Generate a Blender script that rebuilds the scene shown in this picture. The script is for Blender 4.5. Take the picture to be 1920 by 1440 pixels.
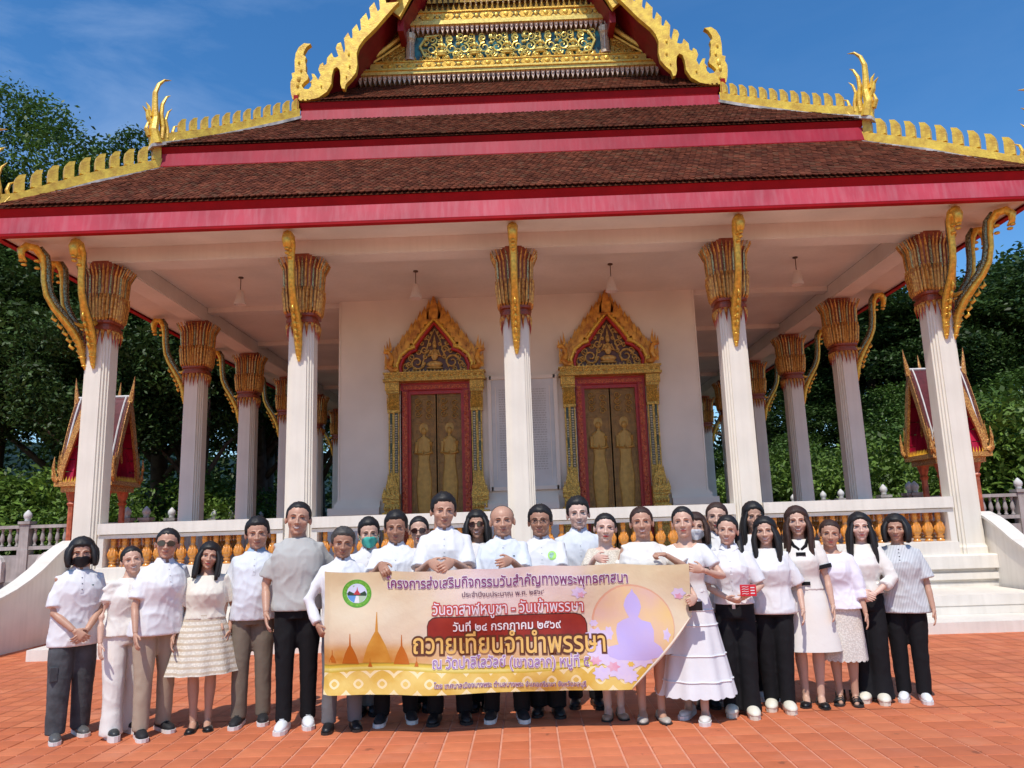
import bpy, bmesh, math, random
import numpy as np
from mathutils import Vector, Matrix, noise
random.seed(7); rng = np.random.default_rng(7)
R = math.radians; PI = math.pi
sc = bpy.context.scene
for o in list(bpy.data.objects): bpy.data.objects.remove(o)
col = sc.collection

# ---------------------------------------------------------------- camera
cam = bpy.data.cameras.new('camera'); camo = bpy.data.objects.new('camera', cam); col.objects.link(camo)
cam.sensor_width = 36; cam.lens = 36 * 1434.67 / 1920; cam.clip_end = 2000; cam.clip_start = .05
_p, _r, _y = R(10.3816), R(-1.8414), R(.7238)
_f = Vector((-math.sin(_y)*math.cos(_p), math.cos(_y)*math.cos(_p), math.sin(_p)))
_ri = Vector((math.cos(_y), math.sin(_y), 0)); _u = _ri.cross(_f)
_r2 = _ri*math.cos(_r) + _u*math.sin(_r); _u2 = -_ri*math.sin(_r) + _u*math.cos(_r)
camo.matrix_world = Matrix(((_r2.x, _u2.x, -_f.x, 0), (_r2.y, _u2.y, -_f.y, 0), (_r2.z, _u2.z, -_f.z, 1.58), (0, 0, 0, 1)))
sc.camera = camo
# ---------------------------------------------------------------- world and sun
SUN_EL, SUN_AZ = R(60), R(14)            # behind the camera, a little to its left
w = bpy.data.worlds.new('World'); sc.world = w; w.use_nodes = True
nt = w.node_tree; nt.nodes.clear()
out = nt.nodes.new('ShaderNodeOutputWorld'); bg = nt.nodes.new('ShaderNodeBackground')
sky = nt.nodes.new('ShaderNodeTexSky'); sky.sky_type = 'NISHITA'; sky.sun_disc = False
sky.sun_elevation = SUN_EL; sky.sun_rotation = PI + SUN_AZ; sky.air_density = 1.0; sky.dust_density = .3; sky.ozone_density = 4.0
hs = nt.nodes.new('ShaderNodeHueSaturation'); hs.inputs['Saturation'].default_value = 1.26; hs.inputs['Value'].default_value = 1.28
tc = nt.nodes.new('ShaderNodeTexCoord'); mp = nt.nodes.new('ShaderNodeMapping')
mp.inputs['Scale'].default_value = (1.2, 1.2, 4.0); mp.inputs['Rotation'].default_value = (0, .35, .2)
nz = nt.nodes.new('ShaderNodeTexNoise'); nz.inputs['Scale'].default_value = 3.2; nz.inputs['Detail'].default_value = 9; nz.inputs['Roughness'].default_value = .58; nz.inputs['Distortion'].default_value = .5
cr = nt.nodes.new('ShaderNodeValToRGB'); cr.color_ramp.elements[0].position = .47; cr.color_ramp.elements[1].position = .86
sx = nt.nodes.new('ShaderNodeSeparateXYZ'); mr = nt.nodes.new('ShaderNodeMapRange')
mr.inputs['From Min'].default_value = -.02; mr.inputs['From Max'].default_value = -.5; mr.inputs['To Min'].default_value = .04; mr.inputs['To Max'].default_value = .34
mm = nt.nodes.new('ShaderNodeMath'); mm.operation = 'MULTIPLY'
mx = nt.nodes.new('ShaderNodeMix'); mx.data_type = 'RGBA'; mx.inputs[7].default_value = (5.2, 6.3, 8.2, 1)
L = nt.links.new
L(tc.outputs['Generated'], mp.inputs['Vector']); L(mp.outputs[0], nz.inputs['Vector']); L(nz.outputs['Fac'], cr.inputs[0])
L(tc.outputs['Generated'], sx.inputs[0]); L(sx.outputs['X'], mr.inputs['Value'])
L(cr.outputs[0], mm.inputs[0]); L(mr.outputs[0], mm.inputs[1]); L(mm.outputs[0], mx.inputs[0])
L(sky.outputs[0], hs.inputs['Color']); L(hs.outputs[0], mx.inputs[6]); L(mx.outputs[2], bg.inputs[0]); L(bg.outputs[0], out.inputs[0])
bg.inputs['Strength'].default_value = .13
sun = bpy.data.lights.new('sun', 'SUN'); sun.energy = 3.7; sun.angle = R(.53); sun.color = (1, .94, .85)
suno = bpy.data.objects.new('sun', sun); col.objects.link(suno); suno.location = (-5, -10, 30)
sd = Vector((-math.sin(SUN_AZ)*math.cos(SUN_EL), -math.cos(SUN_AZ)*math.cos(SUN_EL), math.sin(SUN_EL)))
suno.rotation_euler = sd.to_track_quat('Z', 'Y').to_euler()
sc.view_settings.view_transform = 'Standard'; sc.view_settings.look = 'None'; sc.view_settings.exposure = 0.06; sc.view_settings.gamma = 1
sc.view_settings.use_curve_mapping = False
sc.cycles.max_bounces = 8; sc.cycles.diffuse_bounces = 4

# ---------------------------------------------------------------- materials
MATS = {}
def mat(name, c, rough=.6, metal=0., var=.12, vs=3., c2=None, bump=0., bs=30., spec=.4, vor=0., vscale=20., emit=None, streak=0., trans=0., coat=0., sss=0.):
    """procedural material: base colour broken up by two noises, optional fine relief"""
    if name in MATS: return MATS[name]
    m = bpy.data.materials.new(name); m.use_nodes = True; t = m.node_tree; N = t.nodes; b = N['Principled BSDF']
    b.inputs['Roughness'].default_value = rough; b.inputs['Metallic'].default_value = metal
    b.inputs['Specular IOR Level'].default_value = spec; b.inputs['Coat Weight'].default_value = coat
    if sss: b.inputs['Subsurface Weight'].default_value = sss; b.inputs['Subsurface Radius'].default_value = (.02, .008, .004)
    if trans: b.inputs['Transmission Weight'].default_value = trans
    tx = N.new('ShaderNodeTexCoord')
    n1 = N.new('ShaderNodeTexNoise'); n1.inputs['Scale'].default_value = vs; n1.inputs['Detail'].default_value = 6
    t.links.new(tx.outputs['Object'], n1.inputs['Vector'])
    r = N.new('ShaderNodeValToRGB'); r.color_ramp.elements[0].position = .32; r.color_ramp.elements[1].position = .68
    d = tuple(max(0, x*(1-var)) for x in c) if c2 is None else c2
    r.color_ramp.elements[0].color = (*d, 1); r.color_ramp.elements[1].color = (*[min(1, x*(1+var*.6)) for x in c], 1)
    t.links.new(n1.outputs['Fac'], r.inputs[0]); last = r.outputs[0]
    if streak:
        mp = N.new('ShaderNodeMapping'); mp.inputs['Scale'].default_value = (9, 9, .6)
        n3 = N.new('ShaderNodeTexNoise'); n3.inputs['Scale'].default_value = 1.6; n3.inputs['Detail'].default_value = 5
        t.links.new(tx.outputs['Object'], mp.inputs[0]); t.links.new(mp.outputs[0], n3.inputs['Vector'])
        r3 = N.new('ShaderNodeValToRGB'); r3.color_ramp.elements[0].position = .42; r3.color_ramp.elements[1].position = .72
        t.links.new(n3.outputs['Fac'], r3.inputs[0])
        x = N.new('ShaderNodeMix'); x.data_type = 'RGBA'; x.blend_type = 'MIX'
        k = N.new('ShaderNodeMath'); k.operation = 'MULTIPLY'; k.inputs[1].default_value = abs(streak)
        t.links.new(r3.outputs[0], k.inputs[0]); t.links.new(k.outputs[0], x.inputs[0]); t.links.new(last, x.inputs[6])
        x.inputs[7].default_value = (*([min(1, y*.35+.45) for y in c] if streak > 0 else [c[0]*.60, c[1]*.57, c[2]*.52]), 1); last = x.outputs[2]
    if vor:
        v = N.new('ShaderNodeTexVoronoi'); v.inputs['Scale'].default_value = vscale
        t.links.new(tx.outputs['Object'], v.inputs['Vector'])
        x = N.new('ShaderNodeMix'); x.data_type = 'RGBA'; x.blend_type = 'MULTIPLY'; x.inputs[0].default_value = vor
        rr = N.new('ShaderNodeValToRGB'); rr.color_ramp.elements[0].color = (1, 1, 1, 1); rr.color_ramp.elements[1].color = (.12, .06, .03, 1)
        rr.color_ramp.elements[0].position = .25; rr.color_ramp.elements[1].position = .62
        t.links.new(v.outputs['Distance'], rr.inputs[0]); t.links.new(last, x.inputs[6]); t.links.new(rr.outputs[0], x.inputs[7]); last = x.outputs[2]
    t.links.new(last, b.inputs['Base Color'])
    if bump or vor:
        n2 = N.new('ShaderNodeTexVoronoi' if vor else 'ShaderNodeTexNoise'); n2.inputs['Scale'].default_value = vscale if vor else bs
        t.links.new(tx.outputs['Object'], n2.inputs['Vector'])
        bp = N.new('ShaderNodeBump'); bp.inputs['Strength'].default_value = bump or .6; bp.inputs['Distance'].default_value = .01
        if vor: bp.invert = True
        t.links.new(n2.outputs['Distance' if vor else 'Fac'], bp.inputs['Height']); t.links.new(bp.outputs[0], b.inputs['Normal'])
    MATS[name] = m; return m

# ---------------------------------------------------------------- mesh helpers
class MB:
    def __init__(s): s.v = []; s.f = []; s.m = []; s.mi = 0
    def add(s, vs, fs):
        k = len(s.v); s.v += [tuple(p) for p in vs]; s.f += [tuple(i+k for i in f) for f in fs]; s.m += [s.mi]*len(fs); return s
    def box(s, x0, x1, y0, y1, z0, z1):
        return s.add([(x0,y0,z0),(x1,y0,z0),(x1,y1,z0),(x0,y1,z0),(x0,y0,z1),(x1,y0,z1),(x1,y1,z1),(x0,y1,z1)],
                     [(0,3,2,1),(4,5,6,7),(0,1,5,4),(1,2,6,5),(2,3,7,6),(3,0,4,7)])
    def quad(s, a, b, c, d): return s.add([a,b,c,d], [(0,1,2,3)])
    def rings(s, rs, close=True, cap=True):
        n = len(rs[0]); vs = [p for r in rs for p in r]; fs = []
        for i in range(len(rs)-1):
            for j in range(n if close else n-1):
                a = i*n+j; b = i*n+(j+1) % n; fs.append((a, b, b+n, a+n))
        if cap and close: fs += [tuple(range(n))[::-1], tuple((len(rs)-1)*n+j for j in range(n))]
        return s.add(vs, fs)
    def lathe(s, prof, c=(0,0,0), n=12, sx=1, sy=1):
        return s.rings([[(c[0]+r*sx*math.cos(2*PI*j/n), c[1]+r*sy*math.sin(2*PI*j/n), c[2]+z) for j in range(n)] for r, z in prof])
    def tube(s, pts, rad, n=8, flat=1.0, up=(0,0,1)):
        pts = [Vector(p) for p in pts]; rs = []
        if not hasattr(rad, '__len__'): rad = [rad]*len(pts)
        for i, p in enumerate(pts):
            d = (pts[min(i+1, len(pts)-1)] - pts[max(i-1, 0)]).normalized(); u = Vector(up)
            if abs(d.dot(u)) > .95: u = Vector((1,0,0)) if abs(d.x) < .9 else Vector((0,1,0))
            a = d.cross(u).normalized(); b = a.cross(d).normalized()
            rs.append([p + a*(rad[i]*flat*math.cos(2*PI*j/n)) + b*(rad[i]*math.sin(2*PI*j/n)) for j in range(n)])
        return s.rings(rs)
    def ell(s, c, r, n=10, m=7, rot=None):
        rs = []
        for i in range(1, m):
            t = PI*i/m; ring = []
            for j in range(n):
                p = Vector((r[0]*math.sin(t)*math.cos(2*PI*j/n), r[1]*math.sin(t)*math.sin(2*PI*j/n), -r[2]*math.cos(t)))
                if rot: p = rot @ p
                ring.append(p + Vector(c))
            rs.append(ring)
        return s.rings(rs)
    def prism(s, pts, f0, f1):
        """closed outline -> solid; f0/f1 map a 2D point to its front / back 3D point"""
        from mathutils.geometry import tessellate_polygon
        n = len(pts); tri = tessellate_polygon([[Vector((p[0], p[1], 0)) for p in pts]])
        vs = [f0(p) for p in pts] + [f1(p) for p in pts]; fs = []
        for t in tri: fs += [tuple(t), tuple(i+n for i in t[::-1])]
        for i in range(n): fs.append((i, i+n, (i+1) % n + n, (i+1) % n))
        return s.add(vs, fs)
    def mesh(s, name, mats, smooth=False, origin=(0,0,0)):
        me = bpy.data.meshes.new(name); ox, oy, oz = origin
        me.from_pydata([(x-ox, y-oy, z-oz) for x, y, z in s.v], [], s.f)
        if not isinstance(mats, (list, tuple)): mats = [mats]
        for m in mats: me.materials.append(m)
        if len(mats) > 1: me.polygons.foreach_set('material_index', s.m)
        bm = bmesh.new(); bm.from_mesh(me); bmesh.ops.recalc_face_normals(bm, faces=bm.faces); bm.to_mesh(me); bm.free()
        if smooth: me.polygons.foreach_set('use_smooth', [True]*len(me.polygons))
        me.update(); return me
WL = {}
def wl(o): return WL.get(o.name, (0,0,0))
def empty(name, loc, label=None, cat=None, group=None, rz=0):
    o = bpy.data.objects.new(name, None); col.objects.link(o); o.location = loc; o.rotation_euler = (0,0,rz); WL[o.name] = tuple(loc)
    o.empty_display_size = .2
    return tag(o, label, cat, group)
def tag(o, label=None, cat=None, group=None, kind=None):
    if label: o['label'] = label
    if cat: o['category'] = cat
    if group: o['group'] = group
    if kind: o['kind'] = kind
    return o
def put(name, mb, m, parent=None, smooth=False, label=None, kind=None, local=False):
    """link a mesh built in world coordinates (or in its parent's, local=True)"""
    if isinstance(mb, MB):
        og = (0,0,0) if (local or parent is None) else wl(parent); me = mb.mesh(name, m, smooth, og)
    else: me = mb
    o = bpy.data.objects.new(name, me); col.objects.link(o); o.parent = parent
    WL[o.name] = wl(parent) if parent else (0,0,0)
    return tag(o, label, None, None, kind)
def inst(name, me, loc, parent, rot=(0,0,0), scale=(1,1,1)):
    o = bpy.data.objects.new(name, me); col.objects.link(o); o.parent = parent; p = wl(parent) if parent else (0,0,0)
    o.location = (loc[0]-p[0], loc[1]-p[1], loc[2]-p[2]); o.rotation_euler = rot; o.scale = scale; return o
# ================================================================ ground
M_TILE = [mat('terracotta_%d' % i, c, .68, var=.10, vs=5, c2=tuple(x*.86 for x in c), bump=.12, bs=90, spec=.18) for i, c in enumerate(
    [(.60,.175,.075), (.555,.155,.066), (.64,.198,.088), (.58,.168,.078)])]
for m_ in M_TILE:       # stains and dust that run across the tiles
    t = m_.node_tree; N = t.nodes; b_ = N['Principled BSDF']; src = b_.inputs['Base Color'].links[0].from_socket; gp_ = N.new('ShaderNodeNewGeometry'); last = src
    for sc_, a0, a1, c_, f_ in ((.55,.50,.72,(.36,.115,.06,1),.45), (7,.66,.72,(.12,.05,.03,1),.55), (1.7,.56,.78,(.72,.36,.24,1),.30)):
        n_ = N.new('ShaderNodeTexNoise'); n_.inputs['Scale'].default_value = sc_; n_.inputs['Detail'].default_value = 5; t.links.new(gp_.outputs['Position'], n_.inputs['Vector'])
        r_ = N.new('ShaderNodeMapRange'); r_.inputs['From Min'].default_value = a0; r_.inputs['From Max'].default_value = a1; r_.inputs['To Max'].default_value = f_; t.links.new(n_.outputs['Fac'], r_.inputs['Value'])
        x_ = N.new('ShaderNodeMix'); x_.data_type = 'RGBA'; x_.inputs[7].default_value = c_; t.links.new(r_.outputs[0], x_.inputs[0]); t.links.new(last, x_.inputs[6]); last = x_.outputs[2]
    t.links.new(last, b_.inputs['Base Color'])
M_GROUT = mat('grout', (.66,.30,.19), .9, var=.15, vs=8)
M_EARTH = mat('earth', (.10,.085,.05), .95, var=.4, vs=.6, bump=.5, bs=8)
g = MB(); g.quad((-400,-60,-.05), (400,-60,-.05), (400,700,-.05), (-400,700,-.05))
ground = put('ground', g, M_EARTH, kind='structure')
def brickmat():
    m = mat('terracotta_far', (.58,.17,.08), .6, var=.12, vs=1.5); t = m.node_tree; N = t.nodes
    b = N.new('ShaderNodeTexBrick'); tx = N.new('ShaderNodeTexCoord'); t.links.new(tx.outputs['Object'], b.inputs['Vector'])
    b.offset = 0; b.inputs['Scale'].default_value = 1; b.inputs['Brick Width'].default_value = .2127; b.inputs['Row Height'].default_value = .2127
    b.inputs['Mortar Size'].default_value = .004; b.inputs['Color1'].default_value = (.60,.175,.082,1); b.inputs['Color2'].default_value = (.53,.15,.07,1); b.inputs['Mortar'].default_value = (.62,.27,.16,1)
    t.links.new(b.outputs['Color'], N['Principled BSDF'].inputs['Base Color']); return m
pv = MB(); pv.box(-26, 26, -14, 21.5, -.04, -.006)
paving = put('pavement', pv, M_GROUT, kind='structure')
T = .2127
def tile_mesh(m):
    b = MB(); h = T/2-.0034; c = .006
    b.add([(-h,-h,-.012),(h,-h,-.012),(h,h,-.012),(-h,h,-.012),(-h+c,-h+c,0),(h-c,-h+c,0),(h-c,h-c,0),(-h+c,h-c,0)],
          [(4,5,6,7),(0,1,5,4),(1,2,6,5),(2,3,7,6),(3,0,4,7)])
    return b.mesh('floor_tile', m)
TM = [tile_mesh(m) for m in M_TILE]
TX0 = -1.304
def infr(x, y):                     # which tiles the photograph shows
    return y > 5.25 and abs(x) < .70*y+.15
cand = []
for j in range(-2, 30):
    for i in range(-60, 61):
        x = TX0+(i+.5)*T + 0; y = 5.20+(j+.5)*T
        if y < 10.3: cand.append((x, y, i, j))
vis = sorted([c for c in cand if infr(c[0], c[1])], key=lambda c: c[1])
near = set((c[2], c[3]) for c in vis[:300])
allt = MB(); allt.mi = 0
for i in range(-110, 110):
    for j in range(-90, 76):
        x = TX0+(i+.5)*T; y = 5.20+(j+.5)*T
        if (i, j) in near:
            k = rng.integers(4); o = inst('floor_tile', TM[k], (x, y, float(rng.normal(0, .0003))), paving, (float(rng.normal(0, .0012)), float(rng.normal(0, .0012)), 0)); continue
        if y < -2 or abs(x) > 16: continue
        h = T/2-.0034; dz = float(rng.normal(0, .0003)); allt.mi = int(rng.integers(4))
        sl1, sl2 = rng.normal(0, .00015, 2)
        allt.add([(x-h,y-h,dz-sl1-sl2),(x+h,y-h,dz+sl1-sl2),(x+h,y+h,dz+sl1+sl2),(x-h,y+h,dz-sl1+sl2)], [(0,1,2,3)])
put('floor_tiles', allt, M_TILE, paving, kind='stuff')

# ================================================================ temple
XC = -.06
TP = empty('temple_hall', (XC, 20, 0), 'white columned temple hall with tiered dark red tile roof and gold gable behind the group', 'temple')
def X(x): return x+XC
M_WHITE = mat('white_plaster', (.80,.74,.63), .55, var=.07, vs=1.6, bump=.06, bs=60, streak=-.13)
M_WALL = mat('wall_plaster', (.78,.71,.61), .6, var=.08, vs=1.1, bump=.04, bs=100)
M_STEP = mat('step_plaster', (.78,.72,.63), .6, var=.08, vs=2.0, bump=.08, bs=50, streak=-.20)
M_CEIL = mat('ceiling_paint', (.74,.68,.61), .65, var=.11, vs=.9, streak=-.10)
M_PINK = mat('faded_pink_board', (.50,.060,.088), .5, var=.22, vs=1.1, streak=.13, spec=.25); M_PINK2 = mat('crimson_board', (.38,.020,.042), .5, var=.2, vs=1.3, streak=.05, spec=.25)  # faded paint, with its sunlit sheen mixed into the pink
M_RED = mat('shaded_dark_red', (.34,.004,.008), .55, var=.15, vs=3, spec=.15)  # deeper red that carries the shade under the tile overhang in its colour
M_SOFF = mat('red_soffit', (.27,.012,.02), .5, var=.25, vs=4)
M_ROOFS = [mat('roof_tile_%d' % i, c, .85, var=.25, vs=4, c2=tuple(x*.6 for x in c), spec=.08) for i, c in enumerate([(.145,.040,.020), (.105,.030,.016), (.18,.054,.028), (.13,.052,.028)])]
M_YEL = mat('yellow_gold_paint', (.86,.60,.075), .42, metal=.12, var=.28, vs=7, c2=(.66,.38,.05), bump=.6, bs=30, spec=.5)
M_GOLD = mat('gold_leaf', (.82,.48,.07), .28, metal=.45, var=.3, vs=20, bump=.35, bs=80)
M_GOLDV = mat('gold_relief', (.84,.52,.10), .35, metal=.3, var=.3, vs=14, vor=.5, vscale=34)
M_CAP = mat('capital_gold', (.62,.33,.07), .32, metal=.3, var=.45, vs=22, c2=(.34,.10,.025), bump=.3, bs=60)
M_CAPR = mat('capital_red', (.30,.06,.025), .35, metal=.2, var=.3, vs=18)
M_MIR = mat('mirror_mosaic', (.34,.36,.24), .2, metal=.7, var=.7, vs=40, c2=(.10,.07,.03), vor=.5, vscale=50)
M_RLAC = mat('red_lacquer', (.42,.018,.015), .35, var=.2, vs=8)
M_RLACV = mat('red_lacquer_gilt', (.62,.16,.05), .4, metal=.2, var=.3, vs=30, c2=(.42,.02,.015), vor=.35, vscale=30)
M_LEAF = mat('bronze_door', (.27,.135,.03), .42, metal=.2, var=.3, vs=12, bump=.8, bs=26)
M_LEAFH = mat('bronze_relief', (.46,.26,.055), .38, metal=.2, var=.2, vs=10, bump=.3, bs=40)
M_NAVY = mat('navy_glass_ground', (.02,.025,.05), .3, var=.4, vs=12)
M_TEAL = mat('teal_glass', (.05,.46,.50), .25, var=.3, vs=9, metal=.2)
M_ORANGE = mat('amber_glazed_ceramic', (.70,.28,.04), .22, var=.28, vs=9, spec=.6, coat=.4)

def ring_profile(mb, prof, hx, y0, y1):
    """profile (offset, z) swept round the rectangle |x|<hx, y0..y1"""
    rs = [[(X(-hx-o), y0-o, z), (X(hx+o), y0-o, z), (X(hx+o), y1+o, z), (X(-hx-o), y1+o, z)] for o, z in prof]
    mb.rings(rs)
YB = 33.4
pod = MB()
ring_profile(pod, [(.06,-.03),(.06,.46),(.03,.47),(.03,.50),(.10,.515),(.10,.615),(.05,.63),(.05,.672),(.14,.682),(.14,.872),(.115,.89),(.0,.893)], 7.37, 12.48, YB)
put('podium', pod, M_STEP, TP)
fl = MB(); fl.box(X(-7.2), X(7.2), 12.7, YB, .894, .95); put('terrace_floor', fl, mat('terrace_tile', (.50,.20,.12), .4, var=.1), TP)
st = MB(); st.box(X(-6.65), X(7.3), 11.2, 12.46, -.03, .245); st.box(X(-6.65), X(7.3), 11.215, 12.46, .245, .262); st.box(X(-6.65), X(7.3), 11.2, 12.46, .262, .402)
put('step', st, M_STEP, TP)
st = MB(); st.box(X(-6.6), X(7.3), 10.46, 11.195, -.03, .142)
put('step', st, M_STEP, TP)
for s in (-1, 1):
    ck = MB(); pts = [(12.75,-.03),(12.75,1.50),(12.5,1.42),(12.3,1.325),(12.1,1.21),(11.9,1.09),(11.6,.95),(11.3,.835),(11.0,.75),(10.4,.66),(10.0,.64),(10.0,-.03)]
    xi, xo = X(s*7.38), X(s*7.56)
    ck.prism(pts, lambda p: (xi, p[0], p[1]), lambda p: (xo, p[0], p[1]))
    cp = MB(); top = pts[1:-1]
    rs = [[(X(s*7.345), y, z), (X(s*7.345), y, z+.045), (X(s*7.60), y, z+.045), (X(s*7.60), y, z)] for y, z in top]
    cp.rings(rs)
    cc = put('cheek_wall', ck, M_STEP, TP); put('coping', cp, M_STEP, cc)

# ---- columns
HW = .229
def shaft_ring(z, k=1.0, ox=0, oy=0):
    q = [(.229,.128),(.200,.128),(.200,.164),(.164,.164),(.164,.200),(.128,.200),(.128,.229)]; pts = []
    for sx, sy, rev in ((1,1,0),(-1,1,1),(-1,-1,0),(1,-1,1)):
        qq = q[::-1] if rev else q
        pts += [(sx*a*k+ox, sy*b*k+oy, z) for a, b in qq]
    return pts
sh = MB(); sh.rings([shaft_ring(0,1.12), shaft_ring(.10,1.12), shaft_ring(.13,1.03), shaft_ring(.16,1.0), shaft_ring(4.25,.93)])
ME_SHAFT = sh.mesh('column', M_WHITE)
def sq(a, th):       # rounded square radius
    c, s_ = abs(math.cos(th)), abs(math.sin(th)); return a/((c**4+s_**4)**.25)
def cap_mesh():
    b = MB(); n = 40
    prof = [(.235,-.02),(.262,0),(.262,.05),(.235,.06),(.235,.10),(.275,.115),(.275,.16),(.24,.175),(.245,.22),(.285,.30),(.30,.5),(.30,.75),(.31,.95),(.33,1.05),(.24,1.10),(.24,1.22)]
    b.mi = 1
    b.rings([[(sq(r, 2*PI*j/n)*math.cos(2*PI*j/n), sq(r, 2*PI*j/n)*math.sin(2*PI*j/n), z) for j in range(n)] for r, z in prof])
    b.mi = 0
    for layer, (m, z0, z1, r0, r1, wd) in enumerate(((36,.17,1.12,.285,.40,.021),(36,.15,.62,.292,.325,.022))):
        for j in range(m):
            th = 2*PI*(j+.5*layer)/m; c, s_ = math.cos(th), math.sin(th); t = (-s_, c)
            hgt = z1-z0; pr = []
            for u, wf, rr in ((0,.7,r0-.03),(.1,1,r0),(.5,1,r0+.02),(.80,.95,r0+.035),(.93,.6,r0+(r1-r0)*.75),(1.0,.12,r1)):
                q = sq(rr, th); z = z0+hgt*u - (0 if u < 1 else 0)
                w2 = wd*wf
                pr.append([(q*c - w2*t[0], q*s_ - w2*t[1], z), ((q+.018)*c, (q+.018)*s_, z), (q*c + w2*t[0], q*s_ + w2*t[1], z), ((q-.012)*c, (q-.012)*s_, z)])
            b.mi = 3 if (layer == 0 and j % 3 == 1) else 0
            b.rings(pr)
    b.mi = 2
    for j in range(20):          # hanging petals under the neck
        th = 2*PI*(j+.5)/20; c, s_ = math.cos(th), math.sin(th); q = sq(.238, th); dr = .20+.12*abs(math.cos(2*th))
        b.add([(q*c+s_*.036, q*s_-c*.036, 0), (q*c-s_*.036, q*s_+c*.036, 0), ((q+.008)*c, (q+.008)*s_, -dr), ((q+.03)*c, (q+.03)*s_, -.06)], [(0,1,3),(1,2,3),(2,0,3)])
        b.mi = 0; q += .014; dr *= .72; b.add([(q*c+s_*.034, q*s_-c*.034, 0), (q*c-s_*.034, q*s_+c*.034, 0), ((q+.008)*c, (q+.008)*s_, -dr), ((q+.03)*c, (q+.03)*s_, -.05)], [(0,1,3),(1,2,3),(2,0,3)]); b.mi = 2
    b.mi = 0
    for j in range(20):
        th = 2*PI*(j+.5)/20; c, s_ = math.cos(th), math.sin(th); q = sq(.250, th)
        b.ell((q*c, q*s_, -.05), (.03,.03,.05), 6, 4)
    return b.mesh('capital', [M_CAP, M_CAPR, M_RLAC, mat('mirror_petal', (.42,.40,.22), .2, metal=.8, var=.6, vs=50, c2=(.16,.07,.02), bump=.6, bs=90)])
ME_CAP = cap_mesh()
def bracket_mesh(k=1.0):
    """naga eave bracket, root on the shaft face, leaning out along -y"""
    b = MB()
    cen = [(.02,-.72),(.05,-.60),(.07,-.45),(.11,-.28),(.19,-.10),(.30,.08),(.42,.26),(.51,.46),(.55,.70),(.56,.92),(.585,1.10),(.66,1.235),(.76,1.24),(.815,1.15),(.80,1.03),(.745,.97)]
    wid = [.022,.05,.065,.078,.085,.075,.062,.058,.056,.060,.078,.085,.09,.085,.065,.02]
    b.tube([(0,-o*k,z) for o, z in cen], wid, 8, .75, up=(1,0,0))
    b.mi = 1
    b.tube([(0,-(o-.050)*k,z+.035) for o, z in cen[3:12]], [.02]+[.050]*7+[.03], 8, 1.05, up=(1,0,0))
    b.mi = 0
    b.tube([(0,-.02,.10),(0,-.12,.02),(0,-.24,.04),(0,-.36*k,.16)], [.05,.05,.045,.03], 7, .9, up=(1,0,0))
    for z, w in ((-.66,.045),(-.52,.07),(-.47,.062),(-.33,.085),(-.24,.09),(-.12,.088)):
        o = np.interp(z, [c[1] for c in cen[:8]], [c[0] for c in cen[:8]])
        b.ell((0,-o*k,z), (w*.9, w*1.05, .022), 8, 5)
    for o, z in ((.64,1.02),(.63,.90),(.77,.92),(.80,.98)):
        b.ell((0,-o*k,z), (.045,.05,.028), 7, 4)
    b.mi = 0
    for i in range(5):
        z = -.35+i*.11; o = np.interp(z, [c[1] for c in cen[:8]], [c[0] for c in cen[:8]])+.07
        b.tube([(0,-o*k,z-.04),(0,-(o+.05)*k,z),(0,-(o+.045)*k,z+.07)], [.03,.026,.005], 6)
    return b.mesh('eave_bracket', [M_GOLD, M_MIR], True)
ME_BR = bracket_mesh(); ME_BRD = bracket_mesh(1.35)
FX = [-7.14, -3.66, 0, 3.66, 7.14]; SY = [12.73, 16.55, 19.8, 23.1, 26.4, 29.7, 33.0]
cols = [(x, 12.73, 'f') for x in FX] + [(s*7.14, y, 's') for s in (-1, 1) for y in SY[1:]]
for x, y, kd in cols:
    c = inst('column', ME_SHAFT, (X(x), y, .893), TP); WL[c.name] = (X(x), y, .893)
    inst('capital', ME_CAP, (X(x), y, 5.06), c)
    rots = []
    if kd == 'f': rots.append((0, ME_BR))
    if abs(x) > 7: rots.append((PI/2*(1 if x > 0 else -1), ME_BR))
    if kd == 'f' and abs(x) > 7: rots.append((PI/4*(1 if x > 0 else -1), ME_BRD))
    for a, me in rots:
        d = .215
        inst('eave_bracket', me, (X(x)+d*math.sin(a), y-d*math.cos(a), 5.10), c, (0,0,a))

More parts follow.
